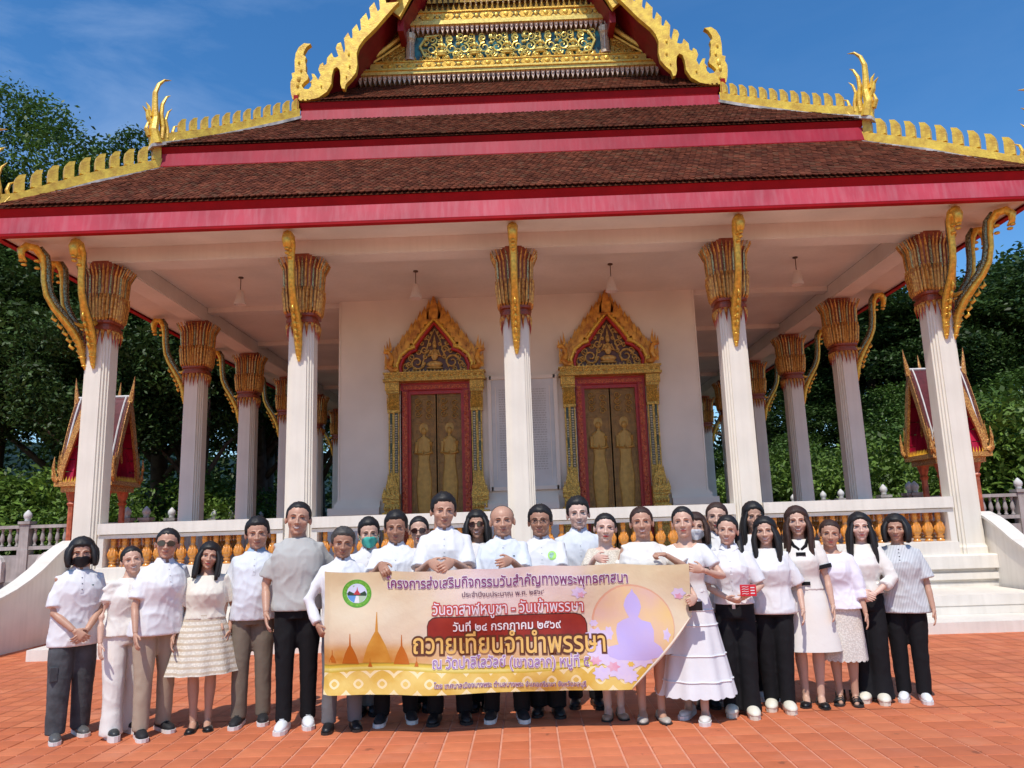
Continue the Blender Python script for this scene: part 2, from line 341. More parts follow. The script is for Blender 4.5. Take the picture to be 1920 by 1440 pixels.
# ---- balustrades
bl = MB(); bl.lathe([(.062,0),(.062,.025),(.045,.035),(.045,.055),(.058,.065),(.058,.08),(.04,.095),(.075,.14),(.082,.18),(.072,.225),(.045,.28),(.036,.33),(.034,.36),(.042,.385),(.042,.40),(.036,.41),(.040,.455)], n=12)
for q in range(10):
    a = 2*PI*q/10
    bl.tube([(.055*math.cos(a),.055*math.sin(a),.13),(.078*math.cos(a),.078*math.sin(a),.20),(.045*math.cos(a),.045*math.sin(a),.31)], [.006,.012,.005], 4)
ME_BAL = bl.mesh('baluster', M_ORANGE, True)
def balustrade(p0, p1, n, parts=True):
    (x0, y0), (x1, y1) = p0, p1; L_ = math.hypot(x1-x0, y1-y0); a = math.atan2(y1-y0, x1-x0)
    o = bpy.data.objects.new('balustrade', None); col.objects.link(o); o.parent = TP; o.location = (x0-XC, y0-20, .893); o.rotation_euler = (0,0,a); WL[o.name] = (x0, y0, .893)
    b = MB(); b.box(0, L_, -.20, .13, 0, .19); b.box(0, L_, -.17, .10, .19, .205); put('rail_plinth', b, M_STEP, o, local=True)
    b = MB(); b.box(0, L_, -.15, .12, .66, .715); b.box(0, L_, -.12, .09, .715, .73); b.box(0, L_, -.19, .15, .73, .905); put('handrail', b, M_STEP, o, local=True)
    for xe in (0, L_-.10): b = MB(); b.box(xe, xe+.10, -.165, .115, .205, .66); put('rail_end_post', b, M_STEP, o, local=True)
    for i in range(n):
        q = bpy.data.objects.new('baluster', ME_BAL); col.objects.link(q); q.parent = o; q.location = (.10+(L_-.2)*(i+.5)/n, -.03, .205)
for i in range(4): balustrade((X(FX[i]+.228), 12.72), (X(FX[i+1]-.228), 12.72), 15)
for s in (-1, 1):
    for i in range(5):
        ya, yb = SY[i]+.228, SY[i+1]-.228
        if s < 0: balustrade((X(-7.14), yb), (X(-7.14), ya), 15 if i == 0 else 13)
        else: balustrade((X(7.14), ya), (X(7.14), yb), 15 if i == 0 else 13)

# ---- beams and ceiling
bm_ = MB(); bm_.box(X(-7.37), X(7.37), 12.5, 12.96, 6.262, 6.549); bm_.box(X(-7.345), X(7.345), 12.52, 12.94, 6.24, 6.262); put('beam', bm_, M_CEIL, TP)
for s in (-1, 1):
    b = MB(); x0, x1 = sorted((X(s*7.37), X(s*6.91))); b.box(x0, x1, 12.963, YB, 6.262, 6.549); b.box(x0+.02, x1-.02, 12.963, YB, 6.24, 6.262); put('beam', b, M_CEIL, TP)
for y in SY[1:]:
    for s in (-1, 1):
        b = MB(); x0, x1 = sorted((X(s*6.9), X(s*3.89))); b.box(x0, x1, y-.14, y+.14, 6.44, 6.56); put('beam', b, M_CEIL, TP)
cl = MB(); cl.box(X(-6.905), X(6.905), 12.965, YB, 6.55, 6.60); put('ceiling', cl, M_CEIL, TP)
sf = MB()      # sloping soffit under the eaves
def rect(h, y0, y1, z): return [(X(-h), y0, z), (X(h), y0, z), (X(h), y1, z), (X(-h), y1, z)]
sf.rings([rect(8.33, 11.57, YB+.9, 6.41), rect(7.372, 12.497, YB-.05, 6.515)], cap=False); put('soffit', sf, M_CEIL, TP)

# ---- tiered roof.  (half width, front y, back y)
BK = YB+1
def tier(a0, y0, z0, a1, y1, z1, ntile, fz, side=True):
    o = empty('roof_tier', (XC, y0, z0)); o.parent = TP; o.location = (0, y0-20, z0); del_ = None
    # under-deck
    b = MB(); dz = .05
    b.quad((X(-a0),y0,z0-dz),(X(a0),y0,z0-dz),(X(a1),y1,z1-dz),(X(-a1),y1,z1-dz))
    if side:
        bk = BK-(y0-11.5); bk1 = bk-(a0-a1)
        b.quad((X(a0),y0,z0),(X(a0),bk,z0),(X(a1),bk1,z1),(X(a1),y1,z1)); b.quad((X(-a0),bk,z0),(X(-a0),y0,z0),(X(-a1),y1,z1),(X(-a1),bk1,z1))
    put('roof_deck', b, M_ROOFS[0], o)
    # individual fish-scale tiles over the front slope, joined
    t = MB(); nr = ntile; sl = math.hypot(y1-y0, z1-z0); dy, dzz = (y1-y0)/sl, (z1-z0)/sl; ny, nz_ = -dzz, dy
    wt = .098; ex = sl/nr; nz0 = 0
    for r_ in range(nr+1):
        u = r_*ex; h = a0-(a0-a1)*u/sl; n_ = int(2*h/wt)+1
        for i in range(n_):
            x = -h+(i+.5*(r_ % 2)+.25)*wt
            if x > h-.04: continue
            t.mi = int(rng.choice(4, p=[.42,.3,.13,.15]))
            l = ex*1.35; up = .013+rng.normal(0,.0025); tw = rng.normal(0,.0025); w_ = wt*.47
            def P(dx, s_, n): q = u+s_; return (X(x+dx), y0+dy*q+ny*n, z0+dzz*q+nz_*n)
            t.add([P(-w_, .02, up+tw), P(0, -.035, up+.004), P(w_, .02, up-tw), P(w_, l, .004), P(-w_, l, .004), P(-w_,.02,0), P(0,-.035,0), P(w_,.02,0)],
                  [(0,1,2,3,4),(0,5,6,1),(1,6,7,2)])
    put('roof_tiles', t, M_ROOFS, o, kind='stuff')
    # fascia: lower pink board, upper board with tile-edge shade painted into its red, thin lip
    zb, zm, zt = fz; bk = BK-(y0-11.5)
    b = MB(); yy = y0+.03; aa = a0-.03
    def frame(o_, z_): return [(X(-aa-o_), yy-o_, z_), (X(aa+o_), yy-o_, z_), (X(aa+o_), bk+o_, z_), (X(-aa-o_), bk+o_, z_)]
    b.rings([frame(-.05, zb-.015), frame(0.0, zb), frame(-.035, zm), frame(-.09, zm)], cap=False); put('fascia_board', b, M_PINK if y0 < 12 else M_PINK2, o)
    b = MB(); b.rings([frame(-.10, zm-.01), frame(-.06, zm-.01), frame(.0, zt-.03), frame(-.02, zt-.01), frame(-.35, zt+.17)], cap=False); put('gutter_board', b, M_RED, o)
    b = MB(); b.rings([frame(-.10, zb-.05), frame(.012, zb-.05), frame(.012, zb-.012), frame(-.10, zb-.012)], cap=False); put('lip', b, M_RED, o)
    return o
T1 = tier(8.40, 11.46, 6.89, 6.52, 13.40, 8.47, 24, (6.42, 6.70, 6.87))
T2 = tier(6.66, 13.25, 8.84, 4.60, 15.38, 10.44, 24, (8.40, 8.66, 8.81))
T3 = tier(4.62, 15.25, 10.84, 3.75, 16.36, 11.78, 12, (10.34, 10.62, 10.82), side=False)
# naga finials and rows of fins down the hips
FIN = [(1.74,8.69),(1.70,8.88),(1.67,9.05),(1.69,9.21),(1.64,9.30),(1.69,9.36),(1.72,9.36),(1.70,9.59),(1.71,9.74),(1.75,9.90),(1.82,10.03),(1.93,10.09),(1.87,9.98),(1.83,9.80),(1.90,9.79),(1.87,9.66),(1.86,9.53),(1.92,9.54),(1.89,9.42),(1.90,9.31),(1.98,9.32),(1.97,9.2),(1.90,9.12),(1.88,8.98),(1.93,8.90),(2.02,8.90),(2.06,8.83),(2.06,8.72)]
def hip(par, c, y0, pts, sgn, nfin, fs_=1.05):
    """pts: (t, z) from eave up; runs along x=sgn*(c-t), y=y0+t"""
    th = .055; dx, dy = sgn*.7071*th, .7071*th
    def P(t, z, k): return (X(sgn*(c-t))+k*dx, y0+t+k*dy, z)
    o = empty('hip_ridge', (X(sgn*(c-pts[0][0])), y0+pts[0][0], pts[0][1])); o.parent = par; pw = wl(par); o.location = tuple(a-b for a, b in zip(wl(o), pw))
    b = MB(); poly = [(t, z-.10) for t, z in pts] + [(t, z+.10) for t, z in pts[::-1]]
    b.prism(poly, lambda p: P(p[0], p[1], -1), lambda p: P(p[0], p[1], 1)); put('hip_curb', b, M_YEL, o)
    b = MB(); poly = [(t, z-.16) for t, z in pts] + [(t, z-.095) for t, z in pts[::-1]]
    b.prism(poly, lambda p: P(p[0], p[1], -2.2), lambda p: P(p[0], p[1], 2.2)); put('mortar_strip', b, mat('weathered_mortar', (.55,.52,.48), .9, var=.5, vs=5), o)
    t0, z0 = pts[0]; b = MB()
    def nb_(pl, rd): b.tube([P(t-1.74+t0+.02, z-8.69+z0-.02, 0) for t, z in pl], rd, 8, .62, up=(sgn*.7071,.7071,0))
    nb_([(1.80,8.66),(1.75,8.92),(1.77,9.18),(1.755,9.45),(1.75,9.70),(1.79,9.90),(1.86,10.03),(1.95,10.08)], [.17,.15,.11,.085,.075,.058,.038,.006])
    nb_([(1.86,8.8),(1.87,9.05),(1.84,9.30),(1.85,9.52),(1.90,9.70),(1.95,9.76)], [.09,.08,.07,.055,.035,.005])
    nb_([(1.93,8.85),(1.93,9.02),(1.90,9.22),(1.93,9.40),(1.98,9.50)], [.07,.06,.05,.035,.005])
    nb_([(1.98,8.78),(2.03,8.90),(2.0,9.02),(2.02,9.14),(2.07,9.20)], [.06,.06,.05,.035,.005])
    nb_([(1.74,9.0),(1.68,9.16),(1.66,9.28),(1.60,9.36)], [.07,.06,.045,.005]); nb_([(1.71,9.2),(1.68,9.38),(1.64,9.46)], [.05,.04,.005])
    nb_([(1.70,8.8),(1.66,8.93),(1.68,9.06)], [.06,.055,.03]); nb_([(2.12,8.80),(2.14,8.92),(2.21,9.02),(2.26,9.05)], [.055,.05,.04,.01])
    put('naga_finial', b, M_YEL, o)
    b = MB(); fp = [(-.065,0),(-.07,.12),(-.058,.20),(-.02,.26),(.06,.295),(.05,.22),(.055,.12),(.06,0)]
    fp = [(x_*fs_, z_*fs_) for x_, z_ in fp]
    b.prism(fp, lambda p: (sgn*-p[0]*.7071-dx*.9, p[0]*.7071-dy*.9, p[1]), lambda p: (sgn*-p[0]*.7071+dx*.9, p[0]*.7071+dy*.9, p[1]))
    fm = b.mesh('ridge_fin', M_YEL)
    ts = [p[0] for p in pts]; zs = [p[1] for p in pts]
    for i in range(nfin):
        t = t0+.40+(ts[-1]-t0-.46)*i/(nfin-1); z = float(np.interp(t, ts, zs))+.09
        inst('ridge_fin', fm, (X(sgn*(c-t)), y0+t, z), o)
for s in (-1, 1):
    hip(T2, 8.44, 11.46, [(1.70,8.86),(1.95,9.03),(2.4,9.34),(3.0,9.83),(3.5,10.25),(3.84,10.55)], s, 12, 1.0)
    hip(T1, 8.44, 11.5, [(-.13,6.93),(.02,6.99),(.25,7.12),(.6,7.45),(1.1,7.90),(1.55,8.24),(1.84,8.47)], s, 10, 1.2)

# ---- main gable
GY = 16.34
gb = MB()      # steep roof slopes and red underside
slope = [(4.72,10.92),(4.1,11.35),(3.45,12.1),(3.0,12.75),(2.75,13.2),(2.42,13.66)]
up = [(2.5,13.0),(2.0,13.9),(1.4,15.1),(.7,16.8),(0,18.6)]
for s in (-1, 1):
    for pl, ya in ((slope, 15.34), (up, 15.7)):
        for (xa, za), (xb, zb) in zip(pl, pl[1:]):
            gb.mi = 0; gb.quad((X(s*xa),ya,za),(X(s*xa),BK-3,za),(X(s*xb),BK-3,zb),(X(s*xb),ya,zb))
            gb.mi = 1; gb.quad((X(s*(xa-.05)),ya,za-.09),(X(s*(xa-.05)),GY+.3,za-.09),(X(s*(xb-.05)),GY+.3,zb-.09),(X(s*(xb-.05)),ya,zb-.09))
put('gable_roof', gb, [M_ROOFS[0], M_SOFF], TP)
BB = [(-4.73,10.87),(-4.76,10.98),(-4.78,11.15),(-4.78,11.28),(-4.74,11.38),(-4.76,11.49),(-4.69,11.51),(-4.7,11.79),(-4.68,11.97),(-4.61,12.12),(-4.5,12.21),(-4.35,12.19),(-4.44,12.12),(-4.5,12.0),(-4.51,11.92),(-4.45,11.87),(-4.47,11.78),(-4.45,11.67),(-4.45,11.52),(-4.39,11.41),(-4.4,11.33),(-4.48,11.26),(-4.54,11.18),(-4.48,11.1),(-4.38,11.09),(-4.33,11.15),(-4.31,11.26),(-4.35,11.26),(-4.29,11.34),(-4.32,11.46),(-4.26,11.45),(-4.19,11.34),(-4.17,11.3),(-4.12,11.42),(-4.17,11.55),(-4.14,11.67),(-4.07,11.72),(-4.06,11.64),(-3.99,11.68),(-3.98,11.83),(-3.88,11.95),(-3.84,11.84),(-3.79,11.83),(-3.73,11.86),(-3.79,12.06),(-3.76,12.16),(-3.68,12.2),(-3.61,11.92),(-3.58,12.03),(-3.61,12.29),(-3.52,12.43),(-3.46,12.28),(-3.42,12.3),(-3.43,12.5),(-3.33,12.63),(-3.27,12.45),(-3.23,12.49),(-3.25,12.74),(-3.12,12.9),(-3.07,12.71),(-3.02,12.78),(-3.05,13.02),(-2.94,13.16),(-2.86,12.92),(-2.81,12.98),(-2.83,13.25),(-2.73,13.34),(-2.67,13.13),(-2.39,13.14),(-2.53,12.99),(-2.71,12.77),(-2.91,12.52),(-3.17,12.25),(-3.28,12.08),(-3.33,11.91),(-3.31,11.64),(-3.34,11.45),(-3.44,11.31),(-3.56,11.18),(-3.59,11.06),(-3.65,11.08),(-3.68,11.19),(-3.68,11.38),(-3.7,11.53),(-3.76,11.6),(-3.83,11.56),(-3.87,11.41),(-3.88,11.2),(-3.98,11.01),(-4.16,10.88),(-4.41,10.82),(-4.63,10.83)]
UB = []
n_ = 12
for i in range(n_):
    t = i/n_; xx = -2.62+2.5*t; zz = 13.25+4.9*t+.5*t*t; UB += [(xx-.10, zz), (xx-.13, zz+.22), (xx-.05, zz+.33), (xx+.0, zz+.20)]
UB += [(-.0,19.2),(-.0,18.3)] + [(-2.42+2.5*t, 13.05+4.9*t+.5*t*t-.05) for t in (.9,.7,.5,.3,.1,0)]
for s in (-1, 1):
    for pl, ya in ((BB, 15.24), (UB, 15.55)):
        b = MB(); b.prism(pl, lambda p: (X(-s*p[0]), ya, p[1]), lambda p: (X(-s*p[0]), ya+.13, p[1]))
        if pl is BB:
            for cx, cz, rr in ((-4.62,11.2,.07),(-4.6,11.35,.08),(-4.55,11.55,.05),(-4.6,11.75,.05),(-4.6,10.98,.05),(-3.5,11.9,.05),(-3.48,11.6,.045),(-3.55,11.35,.03),(-4.1,11.15,.035)):
                b.ell((X(-s*cx), ya, cz), (rr*.6, .04, rr), 8, 5)
        put('bargeboard', b, M_YEL, TP)
    b = MB(); b.box(*sorted((X(s*4.60), X(s*4.70))), 15.22, 15.34, 10.30, 10.95); put('corner_post', b, M_RED, TP)
    b = MB(); b.box(*sorted((X(s*2.36), X(s*2.50))), 15.75, GY+.1, 12.78, 15.6); put('gable_post', b, M_SOFF, TP)
# tympanum
TY = empty('pediment', (XC, GY, 11.75)); TY.parent = TP; TY.location = (0, GY-20, 11.75)
b = MB(); b.prism([(-3.75,11.6),(3.75,11.6),(3.45,12.1),(3.0,12.75),(2.4,13.5),(1.9,14.6),(1.2,16.2),(0,18.5),(-1.2,16.2),(-1.9,14.6),(-2.4,13.5),(-3.0,12.75),(-3.45,12.1)], lambda p: (X(p[0]), GY+.06, p[1]), lambda p: (X(p[0]), GY+.3, p[1]))
put('backing_panel', b, mat('dark_gilt_ground', (.34,.20,.05), .4, metal=.2, var=.5, vs=12, vor=.6, vscale=30), TY)
def hw_at(z): return float(np.interp(z, [11.7,12.05,12.4,12.75,13.35,14.6,16.2], [3.62,3.42,3.02,2.72,2.38,1.9,1.2]))
def band(z0, z1, yoff, m, par=TY):
    b = MB(); h = hw_at((z0+z1)/2); b.box(X(-h), X(h), GY-yoff, GY+.058, z0, z1); put('moulding', b, m, par)
def dents(z0, z1, yoff, pitch=.115):
    b = MB(); h = hw_at((z0+z1)/2); n = int(2*h/pitch); H = z1-z0
    for i in range(n):
        x = X(-h+(i+.5)*2*h/n); w_ = pitch*.42
        b.add([(x-w_,GY-yoff,z1),(x+w_,GY-yoff,z1),(x+w_*.75,GY-yoff,z1-H*.45),(x,GY-yoff,z0),(x-w_*.75,GY-yoff,z1-H*.45),(x-w_,GY+.05,z1),(x+w_,GY+.05,z1),(x+w_*.75,GY+.05,z1-H*.45),(x,GY+.05,z0),(x-w_*.75,GY+.05,z1-H*.45)],
              [(0,4,3,2,1),(0,1,6,5),(1,2,7,6),(2,3,8,7),(3,4,9,8),(4,0,5,9)])
        b.ell((x, GY-yoff-.01, z0+H*.68), (.026,.02,.036), 6, 4)
    put('dentil_row', b, mat('pink_gold_relief', (.72,.52,.38), .4, metal=.3, var=.3, vs=20), TY, kind=None)
def cross(z0, z1, yoff, pitch=.46):
    b = MB(); h = hw_at((z0+z1)/2); n = int(2*h/pitch); zc = (z0+z1)/2; H = (z1-z0)/2
    for i in range(n+1):
        x = X(-h+i*2*h/n)
        if abs(x-XC) > h-.12: continue
        b.mi = 0; b.prism([(-.17,0),(-.10,H*.85),(.10,H*.85),(.17,0),(.10,-H*.85),(-.10,-H*.85)], lambda p: (x+p[0], GY-yoff-.02, zc+p[1]), lambda p: (x+p[0], GY-yoff+.01, zc+p[1]))
        b.mi = 1; b.prism([(-.21,0),(-.15,H*.4),(-.185,0),(-.15,-H*.4)], lambda p: (x+p[0], GY-yoff-.012, zc+p[1]), lambda p: (x+p[0], GY-yoff+.01, zc+p[1]))
        b.prism([(.21,0),(.15,H*.4),(.185,0),(.15,-H*.4)], lambda p: (x+p[0], GY-yoff-.012, zc+p[1]), lambda p: (x+p[0], GY-yoff+.01, zc+p[1]))
        b.mi = 0; b.ell((x, GY-yoff-.02, zc), (.06,.025,H*.6), 8, 5)
        b.ell((x+h/n, GY-yoff-.012, zc), (.05,.02,H*.5), 8, 5)
    put('lozenge_band', b, [M_GOLD, M_NAVY], TY)
M_YG = mat('gilt_moulding', (.83,.62,.16), .35, metal=.4, var=.25, vs=16, bump=.25, bs=50)
dents(11.76, 11.97, .10); band(11.97, 12.05, .16, M_YG); band(12.05, 12.07, .19, M_GOLD); band(12.07, 12.13, .14, M_YG); band(12.13, 12.30, .09, M_YG); cross(12.13, 12.30, .09); band(12.30, 12.33, .12, M_GOLD)
dents(13.02, 13.22, .10); band(13.22, 13.32, .16, M_YG); band(13.32, 13.36, .12, M_GOLD); band(13.36, 13.56, .09, M_YG); cross(13.36, 13.56, .09); band(13.56, 13.60, .13, M_GOLD)
def ups(z0, z1, yoff, hw, pitch=.13, hole=0):
    b = MB(); n = int(2*hw/pitch)
    for i in range(n):
        x = X(-hw+(i+.5)*2*hw/n)
        b.add([(x-pitch*.4,GY-yoff,z0),(x+pitch*.4,GY-yoff,z0),(x,GY-yoff,z1),(x-pitch*.4,GY+.05,z0),(x+pitch*.4,GY+.05,z0),(x,GY+.05,z1),(x,GY-yoff-.03,z0+(z1-z0)*.4)], [(0,1,6),(1,2,6),(2,0,6),(0,3,5,2),(1,2,5,4)])
    put('leaf_row', b, M_GOLDV, TY)
ups(12.33, 12.47, .07, 2.9); ups(13.60, 13.80, .08, 2.1); ups(13.85, 14.2, .06, 1.9)
def curl(b, x, y, z, r, s, turns=1.35, th=.026, ph=0):
    pts = []; rad = []
    for i in range(14):
        t = i/13; a = ph+s*turns*2*PI*t; rr = r*(1-.78*t); pts.append((x+rr*math.cos(a), y-.01-.03*t, z+rr*math.sin(a))); rad.append(th*(1-.5*t))
    b.tube(pts, rad, 5, up=(0,1,0))
for s in (-1, 1):
    b = MB(); b.prism([(s*3.1,12.33),(s*2.43,12.33),(s*2.43,12.98)][::s], lambda p: (X(p[0]), GY-.0, p[1]), lambda p: (X(p[0]), GY+.055, p[1]))
    for q in range(4): curl(b, X(s*(2.52+.13*q)), GY-.01, 12.44+.0*q, .06, s); 
    for q in range(3): curl(b, X(s*(2.50+.12*q)), GY-.01, 12.66-.06*q, .06, -s)
    put('corner_relief', b, M_GOLDV, TY)
for s in (-1, 1):       # small colonnettes and raking mouldings
    b = MB(); b.lathe([(.13,0),(.13,.06),(.09,.1),(.085,.45),(.10,.5),(.13,.56),(.155,.68)], (X(s*2.30), GY-.02, 12.36), 12)
    for q in range(12):
        a = 2*PI*q/12; b.tube([(X(s*2.30)+.09*math.cos(a), GY-.02+.09*math.sin(a), 12.45), (X(s*2.30)+.088*math.cos(a), GY-.02+.088*math.sin(a), 12.84), (X(s*2.30)+.15*math.cos(a), GY-.02+.15*math.sin(a), 13.03)], [.012,.014,.008], 4)
    put('colonnette', b, mat('silver_gilt', (.66,.50,.34), .35, metal=.4, var=.3, vs=30), TY)
    b = MB(); b.tube([(X(s*3.45), GY-.08, 12.28), (X(s*2.95), GY-.08, 12.62), (X(s*2.48), GY-.08, 13.0)], .055, 6); b.tube([(X(s*3.32), GY-.04, 12.28), (X(s*2.90), GY-.04, 12.54), (X(s*2.46), GY-.04, 12.86)], .03, 6); put('raking_moulding', b, M_YG, TY)
def deity(b, x, y, z, k=1.0):
    b.ell((x,y,z+.36*k), (.035*k,.035*k,.045*k)); b.tube([(x,y,z+.39*k),(x,y,z+.45*k),(x,y,z+.54*k)], [.036*k,.02*k,.004*k], 6)
    b.ell((x,y,z+.22*k), (.06*k,.035*k,.10*k)); b.ell((x,y-.01,z+.06*k), (.13*k,.05*k,.055*k)); b.ell((x,y,z+.0*k), (.14*k,.05*k,.025*k))
    for s in (-1, 1): b.tube([(x+s*.055*k,y,z+.29*k),(x+s*.10*k,y-.02,z+.19*k),(x+s*.015*k,y-.05,z+.22*k),(x,y-.05,z+.27*k)], [.02*k,.018*k,.014*k,.006*k], 5)
b = MB(); b.box(X(-2.2), X(2.2), GY+.03, GY+.055, 12.36, 13.02)
put('teal_ground', b, mat('teal_navy_glass', (.025,.19,.22), .3, var=.9, vs=4.5, c2=(.04,.022,.015)), TY)
b = MB()
for i in range(16):
    for zz in (12.45,12.60,12.86,12.98): curl(b, X(-1.95+.26*i+(.06 if zz > 12.7 else 0)), GY+.01, zz, .085, (-1)**i, th=.017, ph=i)
for i, x in enumerate((-1.55,-.78,0,.78,1.55)):
    deity(b, X(x), GY-.03, 12.50, .98)
    for s in (-1, 1):
        curl(b, X(x+s*.24), GY-.0, 12.66, .14, s, ph=PI/2); curl(b, X(x+s*.20), GY, 12.90, .10, -s, ph=-PI/2); curl(b, X(x+s*.33), GY, 12.50, .09, s, ph=0); curl(b, X(x+s*.10), GY, 12.44, .05, s)
        b.ell((X(x+s*.38), GY-.02, 12.78), (.05,.03,.035)); b.ell((X(x+s*.37), GY-.02, 12.95), (.03,.025,.06))
for s in (-1, 1): b.tube([(X(s*1.60),GY-.02,13.03),(X(s*1.92),GY-.02,12.98),(X(s*2.06),GY-.02,12.74),(X(s*1.95),GY-.02,12.48),(X(s*1.7),GY-.02,12.42)], [.02,.035,.04,.035,.02], 6, up=(0,1,0))
put('deity_frieze', b, mat('gilt_figures', (.86,.64,.16), .33, metal=.45, var=.35, vs=18), TY)

# ---- inner hall
HY = 16.3
WD = empty('inner_wall', (XC, HY, .95)); WD.parent = TP; WD.location = (0, HY-20, .95)
ops = [(-2.60,-1.09), (1.16,2.67)]         # door openings, world x
b = MB(); x0, x1 = -3.94, 3.82; zt = 6.60; zd = 4.66
b.box(x0, ops[0][0], HY, HY+.4, .95, zt); b.box(ops[0][1], ops[1][0], HY, HY+.4, .95, zt); b.box(ops[1][1], x1, HY, HY+.4, .95, zt)
for a_, c_ in ops: b.box(a_, c_, HY, HY+.4, zd, zt)
b.box(x0, x0+.4, HY+.4, 32, .95, zt); b.box(x1-.4, x1, HY+.4, 32, .95, zt); b.box(x0, x1, 32, 32.3, .95, zt)
put('plaster_wall', b, M_WALL, WD)
b = MB()
for a_, c_ in ((x0-.0, -3.06), (-.86, .70), (3.06, x1+.0)):
    la = a_-.18 if a_ == x0 else a_; rc = c_+.18 if c_ == x1 else c_
    for z0_, z1_, o_ in ((.951,1.55,.22),(1.55,1.60,.16),(1.60,1.70,.19),(1.70,1.80,.13),(1.80,1.87,.17),(1.87,2.02,.20),(2.02,2.12,.09),(2.12,2.16,.05)):
        b.box(la if a_ != x0 else x0-o_, rc if c_ != x1 else x1+o_, HY-o_, HY-.001, z0_, z1_)
for xx, s in ((x0, -1), (x1, 1)):
    for z0_, z1_, o_ in ((.951,1.55,.22),(1.55,1.60,.16),(1.60,1.70,.19),(1.70,1.80,.13),(1.80,1.87,.17),(1.87,2.02,.20),(2.02,2.12,.09)):
        b.box(*sorted((xx, xx+s*o_)), HY+.001, 32, z0_, z1_)
    b.box(*sorted((xx, xx+s*.03)), HY-.02, HY+.45, 2.16, 6.54)
put('base_moulding', b, M_WALL, WD)
_fl = [0]
def flame(b, x, y, z, h, w_, lean=0, th=.03):
    _fl[0] = (_fl[0]+1) % 11; y -= .0031*_fl[0]
    b.prism([(-w_,0),(-w_*.9,h*.35),(-w_*.3+lean*.5,h*.7),(lean,h),(w_*.45+lean*.5,h*.62),(w_,h*.3),(w_*.8,0)], lambda p: (x+p[0], y-th, z+p[1]), lambda p: (x+p[0]*1.0, y, z+p[1]))
